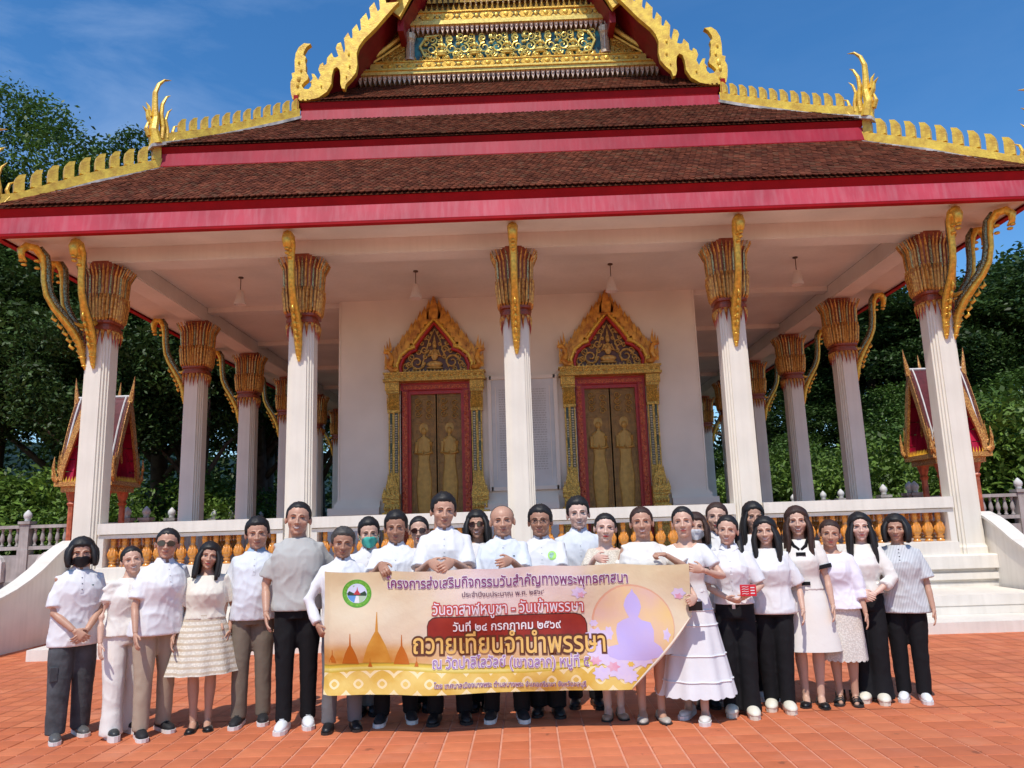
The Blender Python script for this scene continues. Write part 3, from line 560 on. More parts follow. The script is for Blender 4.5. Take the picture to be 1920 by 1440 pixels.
def doorway(cx):
    D = empty('doorway', (cx, HY, .95)); D.parent = TP; D.location = (cx-XC, HY-20, .95)
    # leaves
    for s in (-1, 1):
        xa, xb = sorted((cx+s*.015, cx+s*.545)); xm = (xa+xb)/2
        b = MB(); b.mi = 0; b.box(xa, xb, HY+.14, HY+.19, .95, 4.42)
        for q in (xa, xb-.03): b.box(q, q+.03, HY+.125, HY+.139, .95, 4.42)
        for z in (1.0, 1.95, 2.93, 3.80, 4.36): b.box(xa+.031, xb-.031, HY+.127, HY+.139, z, z+.025)
        b.mi = 1
        y = HY+.135                    # standing figure with folded hands, in relief
        b.ell((xm,y,3.62), (.062,.04,.085)); b.ell((xm,y+.01,3.68), (.11,.015,.13)); b.tube([(xm,y,3.55),(xm,y,3.42)], .035, 7)
        b.rings([[(xm+r*math.cos(2*PI*j/12), y+.04*math.sin(2*PI*j/12), z) for j in range(12)] for r, z in ((.06,3.50),(.15,3.43),(.155,3.25),(.12,3.0),(.135,2.8),(.17,2.55),(.165,2.3),(.14,2.0),(.12,1.7),(.15,1.5))])
        for t in (-1, 1): b.tube([(xm+t*.15,y-.01,3.38),(xm+t*.17,y-.02,3.15),(xm+t*.03,y-.05,3.12),(xm,y-.05,3.2)], [.045,.04,.03,.015], 7)
        for t in (-1, 1): b.tube([(xm+t*.06,y,1.5),(xm+t*.07,y,1.15)], [.05,.035], 7); b.ell((xm+t*.09,y-.02,1.12), (.06,.03,.03))
        for q in range(6):
            curl(b, xm+(-1)**q*.12, y, 3.93+.07*q, .08, (-1)**q, th=.014); curl(b, xm+(-1)**q*.17, y, 1.1+.14*q, .06, -(-1)**q, th=.012)
        put('door_leaf', b, [M_LEAF, M_LEAFH], D)
    # red frame, stepped
    b = MB()
    for s in (-1, 1):
        b.mi = 0; b.box(*sorted((cx+s*.545, cx+s*.60)), HY+.06, HY+.2, .95, 4.50); b.box(*sorted((cx+s*.60, cx+s*.755)), HY+.0, HY+.2, .95, 4.50)
        b.mi = 1; b.box(*sorted((cx+s*.615, cx+s*.715)), HY-.02, HY-.001, .95, 4.47)
        for q in range(40): b.ell((cx+s*(.64+.05*(q % 2)), HY-.022, 1.0+q*.087), (.026,.014,.03), 6, 4)
    b.mi = 0; b.box(cx-.544, cx+.544, HY+.06, HY+.2, 4.42, 4.50); b.box(cx-.755, cx+.755, HY-.01, HY+.2, 4.502, 4.66)
    b.mi = 1; b.box(cx-.70, cx+.70, HY-.028, HY-.011, 4.52, 4.60)
    put('door_frame', b, [M_RLAC, M_RLACV], D)
    # gilt pilasters
    for s in (-1, 1):
        b = MB(); xi = cx+s*.765; xo = cx+s*1.06
        def bx(a_, c_, yo, z0_, z1_): b.box(*sorted((cx+s*a_, cx+s*c_)), HY-yo, HY-.001, z0_, z1_)
        b.mi = 0
        bx(.76,1.10,.20,.95,1.5); bx(.76,1.12,.24,1.5,1.58); bx(.76,1.09,.19,1.58,1.82); bx(.76,1.12,.24,1.82,1.90); bx(.76,1.08,.18,1.90,2.10); bx(.76,1.11,.22,2.10,2.17); bx(.76,1.07,.17,2.17,2.28)
        bx(.775,1.0,.10,2.28,4.60); bx(.76,1.02,.14,4.0,4.06); bx(.76,1.06,.20,4.48,4.66); bx(.76,1.04,.17,4.42,4.48); 
        for q in range(9):
            xx = cx+s*(.775+.03*q); b.tube([(xx, HY-.12, 4.06), (xx, HY-.14, 4.2), (xx+s*.01, HY-.17, 4.42)], [.012,.016,.006], 4)
        for q in range(3): flame(b, cx+s*(.84+.07*q), HY-.17, 2.27, .55-.14*abs(q-1.2), .075, s*.02)
        for q in range(4): flame(b, cx+s*(.80+.09*q), HY-.21, 2.17, .26, .05)
        for q in range(5): b.ell((cx+s*(.80+.065*q), HY-.24, 1.98), (.028,.02,.05), 7, 5); b.ell((cx+s*(.80+.065*q), HY-.24, 1.70), (.03,.02,.08), 7, 5)
        b.mi = 1
        for q in range(24):
            z = 2.75+q*.052
            b.ell((cx+s*.835, HY-.108, z), (.032,.022,.023), 6, 4)
            if q % 12 < 8: b.ell((cx+s*.945, HY-.105, z), (.024,.018,.022), 6, 4)
        b.mi = 2
        b.box(*sorted((cx+s*.80, cx+s*.87)), HY-.106, HY-.1, 2.72, 4.0); b.box(*sorted((cx+s*.92, cx+s*.97)), HY-.106, HY-.1, 2.72, 4.0)
        put('gilt_pilaster', b, [M_GOLDV, mat('mirror_bead', (.62,.64,.50), .15, metal=.5, var=.5, vs=40), mat('deep_green_glass', (.05,.07,.035), .3, var=.5, vs=20)], D)
    # flaming arch over the door
    A = empty('arch', (cx, HY, 4.66)); A.parent = TP; A.location = (cx-XC, HY-20, 4.66)
    b = MB(); b.box(cx-1.10, cx+1.10, HY-.26, HY-.001, 4.665, 4.72); b.box(cx-1.07, cx+1.07, HY-.22, HY-.001, 4.72, 4.83); b.box(cx-1.10, cx+1.10, HY-.25, HY-.001, 4.83, 4.865)
    for q in range(17): b.ell((cx-1.0+q*.125, HY-.225, 4.775), (.04,.02,.03), 8, 4)
    put('lintel', b, M_GOLDV, A)
    inn = [(-.78,4.86),(-.80,5.02),(-.72,5.22),(-.55,5.36),(-.42,5.40),(-.44,5.46),(-.30,5.66),(-.15,5.85),(0,6.02)]
    full = inn + [(-x, z) for x, z in inn[::-1][1:]]
    b = MB(); b.prism(full, lambda p: (cx+p[0]*.9, HY-.02, 4.86+(p[1]-4.86)*.93), lambda p: (cx+p[0]*.9, HY-.0, 4.86+(p[1]-4.86)*.93)); put('arch_ground', b, mat('dark_umber_glass', (.13,.045,.02), .3, var=.5, vs=10), A)
    b = MB(); b.tube([(cx+x*.93, HY-.09, 4.86+(z-4.86)*.95) for x, z in full], .042, 6, up=(0,1,0)); put('red_archivolt', b, M_RLAC, A)
    b = MB(); b.tube([(cx+x*1.02, HY-.12, z+.03) for x, z in full], .04, 6, up=(0,1,0)); b.tube([(cx+x*1.08, HY-.08, z+.06) for x, z in full], .045, 6, up=(0,1,0)); put('gilt_archivolt', b, M_GOLD, A)
    b = MB()
    b.prism([(-.98,4.87),(-.92,5.3),(-.66,5.62),(-.42,5.95),(-.2,6.3),(0,6.5),(.2,6.3),(.42,5.95),(.66,5.62),(.92,5.3),(.98,4.87),(.78,4.87)]+[(-x,z) for x,z in inn[1:]][::1]+inn[::-1][1:-1]+[(-.78,4.87)], lambda p: (cx+p[0], HY-.03, p[1]), lambda p: (cx+p[0], HY-.001, p[1]))
    for row, (k, h) in enumerate(((1.0,.30),(1.16,.26),(1.32,.22))):
        for s in (-1, 1):
            for q in range(11):
                u = q/10; zz = 5.05+(1.10+.12*row)*u**.95; xx = (.80-.80*u**1.0)*k*(1 if row < 2 else .93)+.02
                if q == 10 and s == 1: continue
                if zz > 6.42: continue
                flame(b, cx+s*xx, HY-.10+.03*row, zz, h+.04*(q % 2), .055, s*-.012)
    flame(b, cx, HY-.14, 6.05, .60, .11); flame(b, cx, HY-.10, 6.0, .62, .16)
    for s in (-1, 1):          # naga heads at the springing
        b.tube([(cx+s*.80,HY-.12,4.95),(cx+s*.90,HY-.14,4.93),(cx+s*.99,HY-.14,5.02),(cx+s*.93,HY-.14,5.15),(cx+s*.95,HY-.14,5.28),(cx+s*1.03,HY-.14,5.36)], [.06,.075,.075,.06,.05,.05], 7, up=(0,1,0))
        b.ell((cx+s*1.03,HY-.15,5.33), (.075,.05,.05))
        for q in range(3): flame(b, cx+s*(.95+.055*q), HY-.13, 5.36-.03*q, .30-.05*q, .03, s*.02)
        for q in range(2): flame(b, cx+s*(1.03), HY-.12, 4.95+.13*q, .22, .045, s*.04)
    put('flame_crest', b, mat('aged_gilt', (.68,.36,.06), .36, metal=.3, var=.45, vs=9, c2=(.42,.15,.03)), A)
    b = MB(); deity(b, cx, HY-.06, 4.97, 1.35)
    for s in (-1, 1):
        curl(b, cx+s*.38, HY-.03, 5.10, .17, s, th=.028); curl(b, cx+s*.62, HY-.03, 5.0, .10, -s, th=.02); curl(b, cx+s*.22, HY-.03, 5.38, .09, s, th=.02); curl(b, cx+s*.14, HY-.03, 5.66, .06, s, th=.014)
        b.tube([(cx+s*.30,HY-.03,4.98),(cx+s*.20,HY-.03,5.3),(cx+s*.12,HY-.03,5.6),(cx,HY-.03,5.85)], [.02,.02,.015,.006], 5, up=(0,1,0))
    for s in (-1, 1):
        for (xx, zz, rr, dd) in ((.50,5.22,.08,1),(.34,5.34,.06,-1),(.28,5.52,.05,1),(.20,5.22,.05,-1),(.12,5.50,.04,1),(.56,5.06,.07,1),(.44,4.96,.05,-1),(.70,4.94,.045,1),(.20,5.64,.035,-1),(.07,5.76,.03,1)): curl(b, cx+s*xx, HY-.03, zz, rr, s*dd, th=.018, ph=xx*9)
    for q in range(17): flame(b, cx-.64+q*.08, HY-.03, 4.865, .09, .03)
    put('arch_figure', b, mat('old_gold_figure', (.62,.40,.12), .4, metal=.25, var=.4, vs=16), A)
doorway(-1.87); doorway(1.90)
# side window surrounds seen edge-on along the hall walls
for s, xx in ((-1, x0), (1, x1)):
    for yw in (18.2, 21.4, 24.7):
        b = MB(); b.mi = 0; b.box(*sorted((xx, xx+s*.14)), yw-.75, yw+.75, 2.2, 4.5)
        b.mi = 1
        for q in range(9):
            yy = yw-.8+.2*q; hh = 1.9-abs(q-4)*.36
            b.prism([(-.1,0),(-.06,hh*.5),(0,hh),(.06,hh*.5),(.1,0)], lambda p: (xx+s*.05, yy+p[0], 4.5+p[1]), lambda p: (xx+s*.16, yy+p[0], 4.5+p[1]))
        for q in (-.62, .62): b.box(*sorted((xx+s*.141, xx+s*.26)), yw+q-.12, yw+q+.12, 2.2, 4.62)
        put('window_surround', b, [M_RLAC, M_CAP], WD)
# inscription panel between the doors
IP = empty('inscription_panel', (.02, HY, 2.35)); IP.parent = TP; IP.location = (.02-XC, HY-20, 2.35)
b = MB(); b.box(-.66, .68, HY-.035, HY-.001, 2.36, 4.66); put('marble_slab', b, mat('grey_marble', (.62,.60,.57), .3, var=.12, vs=2.5), IP)
b = MB()
for a_, c_, e_, f_ in ((-.70,.72,4.66,4.74),(-.70,.72,2.28,2.36)): b.box(a_, c_, HY-.07, HY-.001, e_, f_)
for a_, c_ in ((-.74,-.66),(.68,.76)): b.box(a_, c_, HY-.07, HY-.001, 2.281, 4.739)
b.box(-.58,-.565,HY-.045,HY-.036,2.5,4.5); b.box(.585,.60,HY-.045,HY-.036,2.5,4.5)
put('panel_frame', b, M_WALL, IP)
b = MB()
for cxx in (-.30, .30):
    for r_ in range(34):
        x = cxx-.20
        while x < cxx+.20:
            ln = rng.uniform(.02,.07); b.box(x, min(x+ln, cxx+.21), HY-.0385, HY-.036, 4.42-r_*.052, 4.445-r_*.052); x += ln+.015
put('engraved_lines', b, mat('engraving_grey', (.48,.45,.41), .6), IP, kind='stuff')

# ---- pendant lamps
def lamp(x, y, label):
    o = empty('pendant_lamp', (x, y, 6.549), label, 'lamp', 'pendant lamps under the porch ceiling')
    b = MB(); b.lathe([(.05,-.02),(.05,-.001)], (x,y,6.55), 10); b.tube([(x,y,6.53),(x,y,6.26)], .008, 6); put('lamp_rod', b, mat('dark_bronze', (.10,.05,.03), .4, metal=.5), o)
    b = MB(); b.lathe([(.03,6.28),(.055,6.27),(.085,6.12),(.12,5.99),(.115,5.985),(.08,6.11),(.045,6.25)], (x,y,0), 14); put('lamp_shade', b, mat('frosted_lamp_shade', (.72,.62,.56), .35, var=.05), o)
lamp(-5.47,14.4,'small frosted pendant lamp farthest left under the porch ceiling'); lamp(-2.01,14.4,'frosted pendant lamp hanging just left of the left door arch tip')
lamp(1.82,14.4,'frosted pendant lamp hanging directly over the right door arch tip'); lamp(5.44,14.4,'small frosted pendant lamp farthest right under the porch ceiling')
# ================================================================ compound fence
M_CONC = mat('weathered_concrete', (.42,.385,.365), .85, var=.35, vs=2.2, bump=.25, bs=40, streak=-.45)
M_CONCW = mat('whitewashed_finial', (.70,.68,.65), .7, var=.15, vs=6)
M_GREY = mat('grey_footing', (.24,.22,.21), .9, var=.3, vs=1.5)
fb = MB(); fb.lathe([(.05,0),(.05,.04),(.028,.06),(.035,.12),(.058,.17),(.062,.22),(.05,.30),(.034,.38),(.03,.44),(.045,.46),(.045,.5)], n=8); ME_FB = fb.mesh('baluster', M_CONC, True)
fn = MB(); fn.lathe([(.06,0),(.085,.03),(.07,.06),(.10,.10),(.115,.16),(.10,.22),(.05,.28),(.015,.32)], n=10); ME_FN = fn.mesh('bud_finial', M_CONCW, True)
nb = MB(); nb.mi = 0; nb.prism([(-.24,0),(.24,0),(.24,.55),(.17,.68),(0,.80),(-.17,.68),(-.24,.55)], lambda p: (p[0], -.16, p[1]), lambda p: (p[0], 0, p[1]))
nb.mi = 1; nb.prism([(-.13,.06),(.13,.06),(.13,.5),(.07,.60),(0,.68),(-.07,.60),(-.13,.5)], lambda p: (p[0], -.166, p[1]), lambda p: (p[0], -.16, p[1]))
ME_NB = nb.mesh('niche', [M_CONCW, mat('niche_plaque', (.12,.07,.05), .5, var=.4, vs=10)])
def fence(p0, p1, nb_, label, name='balustrade_fence', niches=True):
    (x0, y0), (x1, y1) = p0, p1; L_ = math.hypot(x1-x0, y1-y0); a = math.atan2(y1-y0, x1-x0)
    o = empty(name, (x0, y0, 0), label, 'fence', None, a)
    b = MB(); b.box(0, L_, -.14, .14, -.05, .42); put('footing', b, M_GREY, o, local=True)
    b = MB(); b.box(0, L_, -.10, .10, .421, 1.16); put('low_wall', b, M_CONC, o, local=True)
    b = MB(); b.box(0, L_, -.09, .09, 1.30, 1.40); put('bottom_rail', b, M_CONC, o, local=True)
    b = MB(); b.box(0, L_, -.11, .11, 1.90, 1.99); put('top_rail', b, M_CONC, o, local=True)
    for i in range(nb_+1):
        x = L_*i/nb_; b = MB(); b.box(x-.15, x+.15, -.15, .15, -.05, 1.30); b.box(x-.13, x+.13, -.13, .13, 1.30, 2.02); b.box(x-.17, x+.17, -.17, .17, 2.02, 2.10)
        q = put('post', b, M_CONC, o, local=True); f = bpy.data.objects.new('bud_finial', ME_FN); col.objects.link(f); f.parent = q; f.location = (x, 0, 2.10)
        if i < nb_:
            w_ = L_/nb_; n = max(3, int((w_-.3)/.20))
            for k in range(n):
                f = bpy.data.objects.new('baluster', ME_FB); col.objects.link(f); f.parent = o; f.location = (x+.15+(w_-.3)*(k+.5)/n, 0, 1.40)
            for k in range(2):
                b = MB(); xx = x+w_*(k+1)/3; b.box(xx-.05, xx+.05, -.07, .07, 1.161, 1.299); put('strut', b, M_CONC, o, local=True)
            if niches:
                for k in range(2):
                    f = bpy.data.objects.new('niche', ME_NB); col.objects.link(f); f.parent = o; f.location = (x+w_*(k+.5)/2, -.101, .43)
    return o
fence((-20.0, 22), (-11.4, 22), 3, 'weathered grey balustrade fence with arched niches left of the temple, facing the viewer')
fence((-10.9, 22.1), (-10.9, 38.1), 10, 'grey balustrade fence running away behind the left colonnade', niches=False)
fence((10.9, 38.1), (10.9, 22.1), 10, 'grey balustrade fence running away behind the right colonnade', niches=False)
fence((11.0, 22), (16.8, 22), 2, 'grey balustrade fence at the right edge beside the curved stair wall')

# ================================================================ boundary shrines
M_ORN = mat('gilt_mosaic', (.74,.44,.12), .35, metal=.2, var=.55, vs=22, c2=(.50,.14,.04), vor=.5, vscale=26)
M_RPAN = mat('crimson_panel', (.45,.012,.05), .4, var=.25, vs=2)
M_SROOF = mat('maroon_shrine_roof', (.12,.018,.022), .5, var=.3, vs=10)
def shrine(x, y, rz, label):
    o = empty('boundary_shrine', (x, y, 0), label, 'shrine', 'red and gold boundary shrines', rz); o.scale = (.80,.80,1.02)
    b = MB(); b.box(-1.0,1.0,-1.0,1.0,-.05,.5); b.box(-.8,.8,-.8,.8,.5,.9); put('base', b, M_STEP, o, local=True)
    for sx in (-1, 1):
        for sy in (-1, 1):
            b = MB(); b.lathe([(.16,.9),(.16,1.0),(.11,1.05),(.10,2.35),(.15,2.42),(.11,2.48),(.15,2.56),(.20,2.72)], (sx*.55, sy*.55, 0), 8); put('leg', b, mat('shrine_leg', (.50,.13,.06), .4, var=.4, vs=7), o, local=True)
    b = MB()
    for i in range(8): b.tube([(-.0,0,.9),(.0,0,1.5)], .35, 8) if i == 0 else None
    b.lathe([(.32,.9),(.30,1.7),(.36,2.0),(.10,2.1)], (0,0,0), 12); put('marker_stone', b, M_RPAN, o, local=True)
    b = MB(); b.box(-.80,.80,-.80,.80,2.72,2.86); b.box(-.95,.95,-.95,.95,2.861,2.98); put('platform', b, M_ORN, o, local=True)
    b = MB()
    for k in range(4):
        for i in range(19):
            t = -.87+i*.097; ca, sa = [(1,0),(0,1),(-1,0),(0,-1)][k]
            px, py = t*ca+.90*sa, t*sa-.90*ca
            b.add([(px-.035,py-.01,2.981),(px+.035,py+.01,2.981),(px,py,3.12),(px+.01,py-.035,2.981),(px-.01,py+.035,2.981)], [(0,1,2),(3,4,2)])
    put('spiked_trim', b, M_YEL, o, local=True)
    gp = [(.84,0),(.80,.30),(.70,.62),(.58,.95),(.44,1.35),(.26,1.78),(.10,2.10),(0,2.25)]
    for k in range(4):
        ca, sa = [(1,0),(0,1),(-1,0),(0,-1)][k]
        def P(u, d, z): return (u*ca+d*sa, u*sa-d*ca, 3.0+z)
        b = MB()
        for s in (-1, 1):
            for (u0, z0), (u1, z1) in zip(gp, gp[1:]): b.quad(P(s*u0,.93,z0), P(s*u1,.93,z1), P(s*u1,u1,z1), P(s*u0,u0,z0))
        put('roof_slope', b, M_SROOF, o, local=True)
        b = MB()
        for s in (-1, 1):
            for (u0, z0), (u1, z1) in zip(gp, gp[1:]): b.quad(P(s*(u0-.05),.90,z0-.04), P(s*(u1-.05),.90,z1-.06), P(s*(u1-.05),.45,z1-.06), P(s*(u0-.05),.45,z0-.04))
        b.prism([(-.8,0)]+[(-u*.93,z*.93) for u, z in gp]+[(u*.93,z*.93) for u, z in gp[::-1]][1:], lambda p: P(p[0],.47,p[1]), lambda p: P(p[0],.44,p[1]))
        b.box(0,0,0,0,0,0) if False else None
        put('red_interior', b, M_RPAN, o, local=True)
        b = MB(); outl = [(-u, z) for u, z in gp] + [(u, z) for u, z in gp[::-1]][1:]; inl = [(-(max(0,u-.15)), z*.90-.0) for u, z in gp] + [((max(0,u-.15)), z*.90) for u, z in gp[::-1]][1:]
        for i in range(len(outl)-1):
            for d0, d1 in ((.95,.86),):
                A_, B_, C_, D_ = outl[i], outl[i+1], inl[i+1], inl[i]
                b.add([P(*[A_[0],d0,A_[1]]),P(B_[0],d0,B_[1]),P(C_[0],d0,C_[1]),P(D_[0],d0,D_[1]),P(A_[0],d1,A_[1]),P(B_[0],d1,B_[1]),P(C_[0],d1,C_[1]),P(D_[0],d1,D_[1])], [(0,1,2,3),(7,6,5,4),(0,4,5,1),(3,2,6,7)])
        b.tube([P(0,.92,2.1),P(0,.96,2.35),P(0,1.0,2.6),P(0,1.02,2.82)], [.10,.07,.035,.006], 6)
        for s in (-1, 1):
            b.tube([P(s*.84,.92,0),P(s*.95,.96,.10),P(s*.98,.98,.35),P(s*.96,.98,.62)], [.09,.08,.05,.006], 6)
            for q in range(5): b.tube([P(s*(.84-.03*q),.91,.2+.0*q),P(s*(.90-.03*q),.93,.3+.12*q)], [.04,.004], 5)
        # cusped inner arch
        b.tube([P(-.52,.50,0),P(-.50,.50,.45),P(-.36,.50,.72),P(-.40,.50,.85),P(-.2,.50,1.25),P(0,.50,1.55),P(.2,.50,1.25),P(.40,.50,.85),P(.36,.50,.72),P(.50,.50,.45),P(.52,.50,0)], .05, 5)
        put('gilt_gable', b, M_ORN, o, local=True)
        b = MB(); b.tube([P(0,.93,2.27),P(0,0,2.27)], .035, 6); put('ridge_cap', b, M_CONCW, o, local=True)
        b = MB()
        for s in (-1, 1):
            b.tube([P(s*(u+.03),.78,z) for u, z in gp], .028, 5)
        put('edge_cap', b, M_CONCW, o, local=True)
shrine(-11.5, 20.6, 0, 'red and gold shrine with steep gables behind the leftmost front column')
shrine(11.25, 20.6, 0, 'red and gold shrine with steep gables behind the rightmost front column')

# ================================================================ vegetation
def leafmat(name, c, c2):
    m = mat(name, c, .5, var=.45, vs=.55, c2=c2, spec=.3); t = m.node_tree; N = t.nodes; b = N['Principled BSDF']
    geo = N.new('ShaderNodeNewGeometry'); h = N.new('ShaderNodeHueSaturation'); mr = N.new('ShaderNodeMapRange'); mr.inputs['To Min'].default_value = .55; mr.inputs['To Max'].default_value = 1.45
    src = b.inputs['Base Color'].links[0].from_socket
    t.links.new(geo.outputs['Random Per Island'], mr.inputs['Value']); t.links.new(mr.outputs[0], h.inputs['Value']); t.links.new(src, h.inputs['Color']); t.links.new(h.outputs[0], b.inputs['Base Color'])
    tr = N.new('ShaderNodeBsdfTranslucent'); t.links.new(h.outputs[0], tr.inputs['Color']); ms = N.new('ShaderNodeMixShader'); ms.inputs[0].default_value = .25
    t.links.new(b.outputs[0], ms.inputs[1]); t.links.new(tr.outputs[0], ms.inputs[2]); t.links.new(ms.outputs[0], N['Material Output'].inputs['Surface']); return m
M_LD = leafmat('dark_foliage', (.055,.10,.022), (.018,.040,.010))
M_LM = leafmat('mid_foliage', (.085,.155,.026), (.030,.065,.012))
M_LL = leafmat('light_foliage', (.16,.25,.04), (.05,.10,.016))
M_BARK = mat('bark', (.12,.085,.06), .9, var=.4, vs=4, bump=.5, bs=12)
def crown(name, m, clumps, per, leaf, flat=.55, spread=.16, aspect=2.2):
    """clumps: (x,y,z,r) list; returns one mesh of many small leaves"""
    P = []
    for cx, cy, cz, r in clumps:
        n = int(per*(r**1.6)); d = rng.normal(size=(n, 3)); d /= np.linalg.norm(d, axis=1)[:, None]; rr = r*(rng.uniform(.25, 1, n)**.45)[:, None]*(1+rng.normal(0, spread, n))[:, None]
        p = d*rr; p[:, 2] *= flat; P.append(p+np.array([cx, cy, cz]))
    P = np.vstack(P); n = len(P)
    nrm = rng.normal(size=(n, 3)); nrm[:, 2] = np.abs(nrm[:, 2])+.6; nrm /= np.linalg.norm(nrm, axis=1)[:, None]
    a = np.cross(nrm, rng.normal(size=(n, 3))); a /= np.linalg.norm(a, axis=1)[:, None]; b = np.cross(nrm, a)
    L_ = leaf*rng.uniform(.6, 1.4, n)[:, None]; W_ = L_/aspect
    V = np.stack([P-a*L_*.5, P+b*W_*.5+nrm*W_*.12, P+a*L_*.5, P-b*W_*.5+nrm*W_*.12], 1).reshape(-1, 3)
    me = bpy.data.meshes.new(name); me.vertices.add(4*n); me.vertices.foreach_set('co', V.ravel()); me.loops.add(4*n); me.polygons.add(n)
    me.loops.foreach_set('vertex_index', np.arange(4*n)); me.polygons.foreach_set('loop_start', np.arange(0, 4*n, 4)); me.materials.append(m); me.update(calc_edges=True); return me
def clumps(n, rx, ry, rz, cz, r0, r1, low=.0):
    out = []
    for _ in range(n):
        d = rng.normal(size=3); d /= np.linalg.norm(d); k = rng.uniform(.35, 1)**.5
        z = d[2]*rz*k
        if z < -rz*low: z = -z*.5
        out.append((d[0]*rx*k, d[1]*ry*k, cz+z, rng.uniform(r0, r1)))
    return out
def trunk(name, h, r, limbs, spread, z0=0.):
    b = MB(); lean = rng.normal(0, .25, 2)
    b.tube([(0,0,-.1),(lean[0]*.3,lean[1]*.3,h*.35),(lean[0],lean[1],h*.75),(lean[0],lean[1],h)], [r*1.3,r,r*.75,r*.4], 8)
    for i in range(limbs):
        a = 2*PI*i/limbs+rng.uniform(-.4,.4); z = h*rng.uniform(.35,.8); s_ = spread*rng.uniform(.6,1)
        b.tube([(lean[0]*.6,lean[1]*.6,z),(s_*.45*math.cos(a),s_*.45*math.sin(a),z+h*.18),(s_*math.cos(a),s_*math.sin(a),z+h*.32)], [r*.5,r*.3,r*.08], 6)
    return b.mesh(name, M_BARK, True)
CR = {'dense': [crown('crown', M_LD, clumps(46, 3.6,3.4,4.2, 8.5, 1.0,1.9, .7), 430, .22) for _ in range(2)],
      'mid': [crown('crown', M_LM, clumps(40, 3.2,3.2,3.4, 6.8, .9,1.6, .6), 430, .19) for _ in range(2)],
      'rain': [crown('crown', M_LD, clumps(60, 7.0,6.5,2.2, 11.5, 1.2,2.4, .5), 300, .24, flat=.32) for _ in range(2)],
      'shrub': [crown('crown', M_LL, clumps(26, 1.2,1.1,1.0, 1.3, .35,.75, .9), 1300, .13, flat=.8) for _ in range(2)]}
CR['tall'] = [crown('crown', M_LM, clumps(44, 3.3,3.2,3.6, 6.8, .55,1.15, .6), 2100, .105, flat=.6)]*2
TK = {'dense': trunk('trunk', 8.5, .28, 7, 3.0), 'mid': trunk('trunk', 6.5, .2, 6, 2.6), 'tall': trunk('trunk', 6.8, .16, 12, 3.0), 'rain': trunk('trunk', 10.5, .45, 10, 6.2), 'shrub': trunk('trunk', 1.2, .05, 5, .8)}
def tree(kind, x, y, s, label, group=None, sz=None, name=None, z=0):
    nm = name or {'dense': 'dark_tree', 'tall': 'airy_tree', 'mid': 'leafy_tree', 'rain': 'rain_tree', 'shrub': 'shrub'}[kind]
    o = empty(nm, (x, y, z), label, 'bush' if kind == 'shrub' else 'tree', group, float(rng.uniform(0, 6.28))); o.scale = (s, s, sz or s)
    for n_, me in (('trunk', TK[kind]), ('crown', CR[kind][int(rng.integers(2))])):
        c = bpy.data.objects.new(n_, me); col.objects.link(c); c.parent = o
GL = 'dark trees massed on the slope behind the left colonnade'; GR = 'tall trees massed behind the right colonnade'
tree('tall', -23.2, 33, 2.1, 'tallest airy tree with sky showing between its branches, upper left edge', None, 2.2)
tree('tall', -19.5, 37, 1.35, 'rounded dark treetop just above the roof crest at upper left', None, 1.75)
for x, y, s, sz, lb in ((-27,31,1.5,1.5,'dark tree crowding the left edge under the roof corner'),(-22,28,1.05,1.0,'dark tree behind the left fence, at the left picture edge'),(-17.5,30,1.15,1.15,'dark tree directly behind the left shrine'),(-14.6,33,1.15,1.2,'dark tree seen between the first and second left side columns'),(-19,40,1.6,1.4,'tall dark tree behind the one seen past the second left column'),(-13,38,1.3,1.3,'dark tree seen left of the second front column'),(-25,41,1.9,1.5,'broad dark tree far back at the upper left'),(-11.5,43,1.3,1.3,'dark tree glimpsed between hall wall and second front column'),(-16,47,1.7,1.5,'far dark tree behind the left side columns'),(-30,37,1.9,1.6,'huge dark tree beyond the left picture edge'),(-12.4,29,.8,.95,'small dark tree just right of the second left side column'),(-15.2,27,.75,.85,'small dark tree peeping out right of the leftmost front column')):
    tree('dense', x, y, s, lb, GL, sz)
for x, y, s, sz, lb in ((29,40,1.35,1.0,'wide flat-topped rain tree right of the rightmost column'),(21,44,1.2,.95,'rain tree seen between the right side columns'),(36,36,1.5,1.12,'rain tree filling the right picture edge'),(15.5,50,1.15,.85,'rain tree farthest left of the right group, against the sky gap'),(27,54,1.6,1.15,'far rain tree rising behind the right side columns'),(44,48,1.9,1.35,'largest far rain tree beyond the right edge')):
    tree('rain', x, y, s, lb, GR, sz)
for x, y, s, sz, lb in ((19,36,.85,.75,'leafy tree behind the right shrine roof'),(24,33,.95,.8,'leafy tree just right of the right shrine'),(28,31,.9,.72,'leafy tree behind the fence at the right edge'),(14.0,40,.62,.56,'leafy tree between the second and third right side columns'),(11.8,46,.62,.55,'leafy tree beside the hall wall at right'),(33,30,1.1,.85,'leafy tree beyond the right picture edge'),(17.5,31,.62,.6,'low leafy tree left of the right shrine')):
    tree('mid', x, y, s, lb, GR, sz)
WC = [(x, 62+6*math.sin(x*.3)+rng.uniform(-4,4), rng.uniform(1.0,7.5 if x > -14 else 15), rng.uniform(2.6,4.0)) for x in np.arange(-62, 66, 1.5) for _ in range(2)]
put('woodland', crown('woodland', M_LD, WC, 60, .55, flat=.8), None, kind='stuff')
WC = [(s_*x, 44+rng.uniform(-5,5), rng.uniform(.8,3.6), rng.uniform(1.4,2.2)) for s_ in (-1, 1) for x in np.arange(9, 48, 1.1) for _ in range(1)]
put('undergrowth', crown('undergrowth', M_LD, WC, 170, .32, flat=.8), None, kind='stuff')
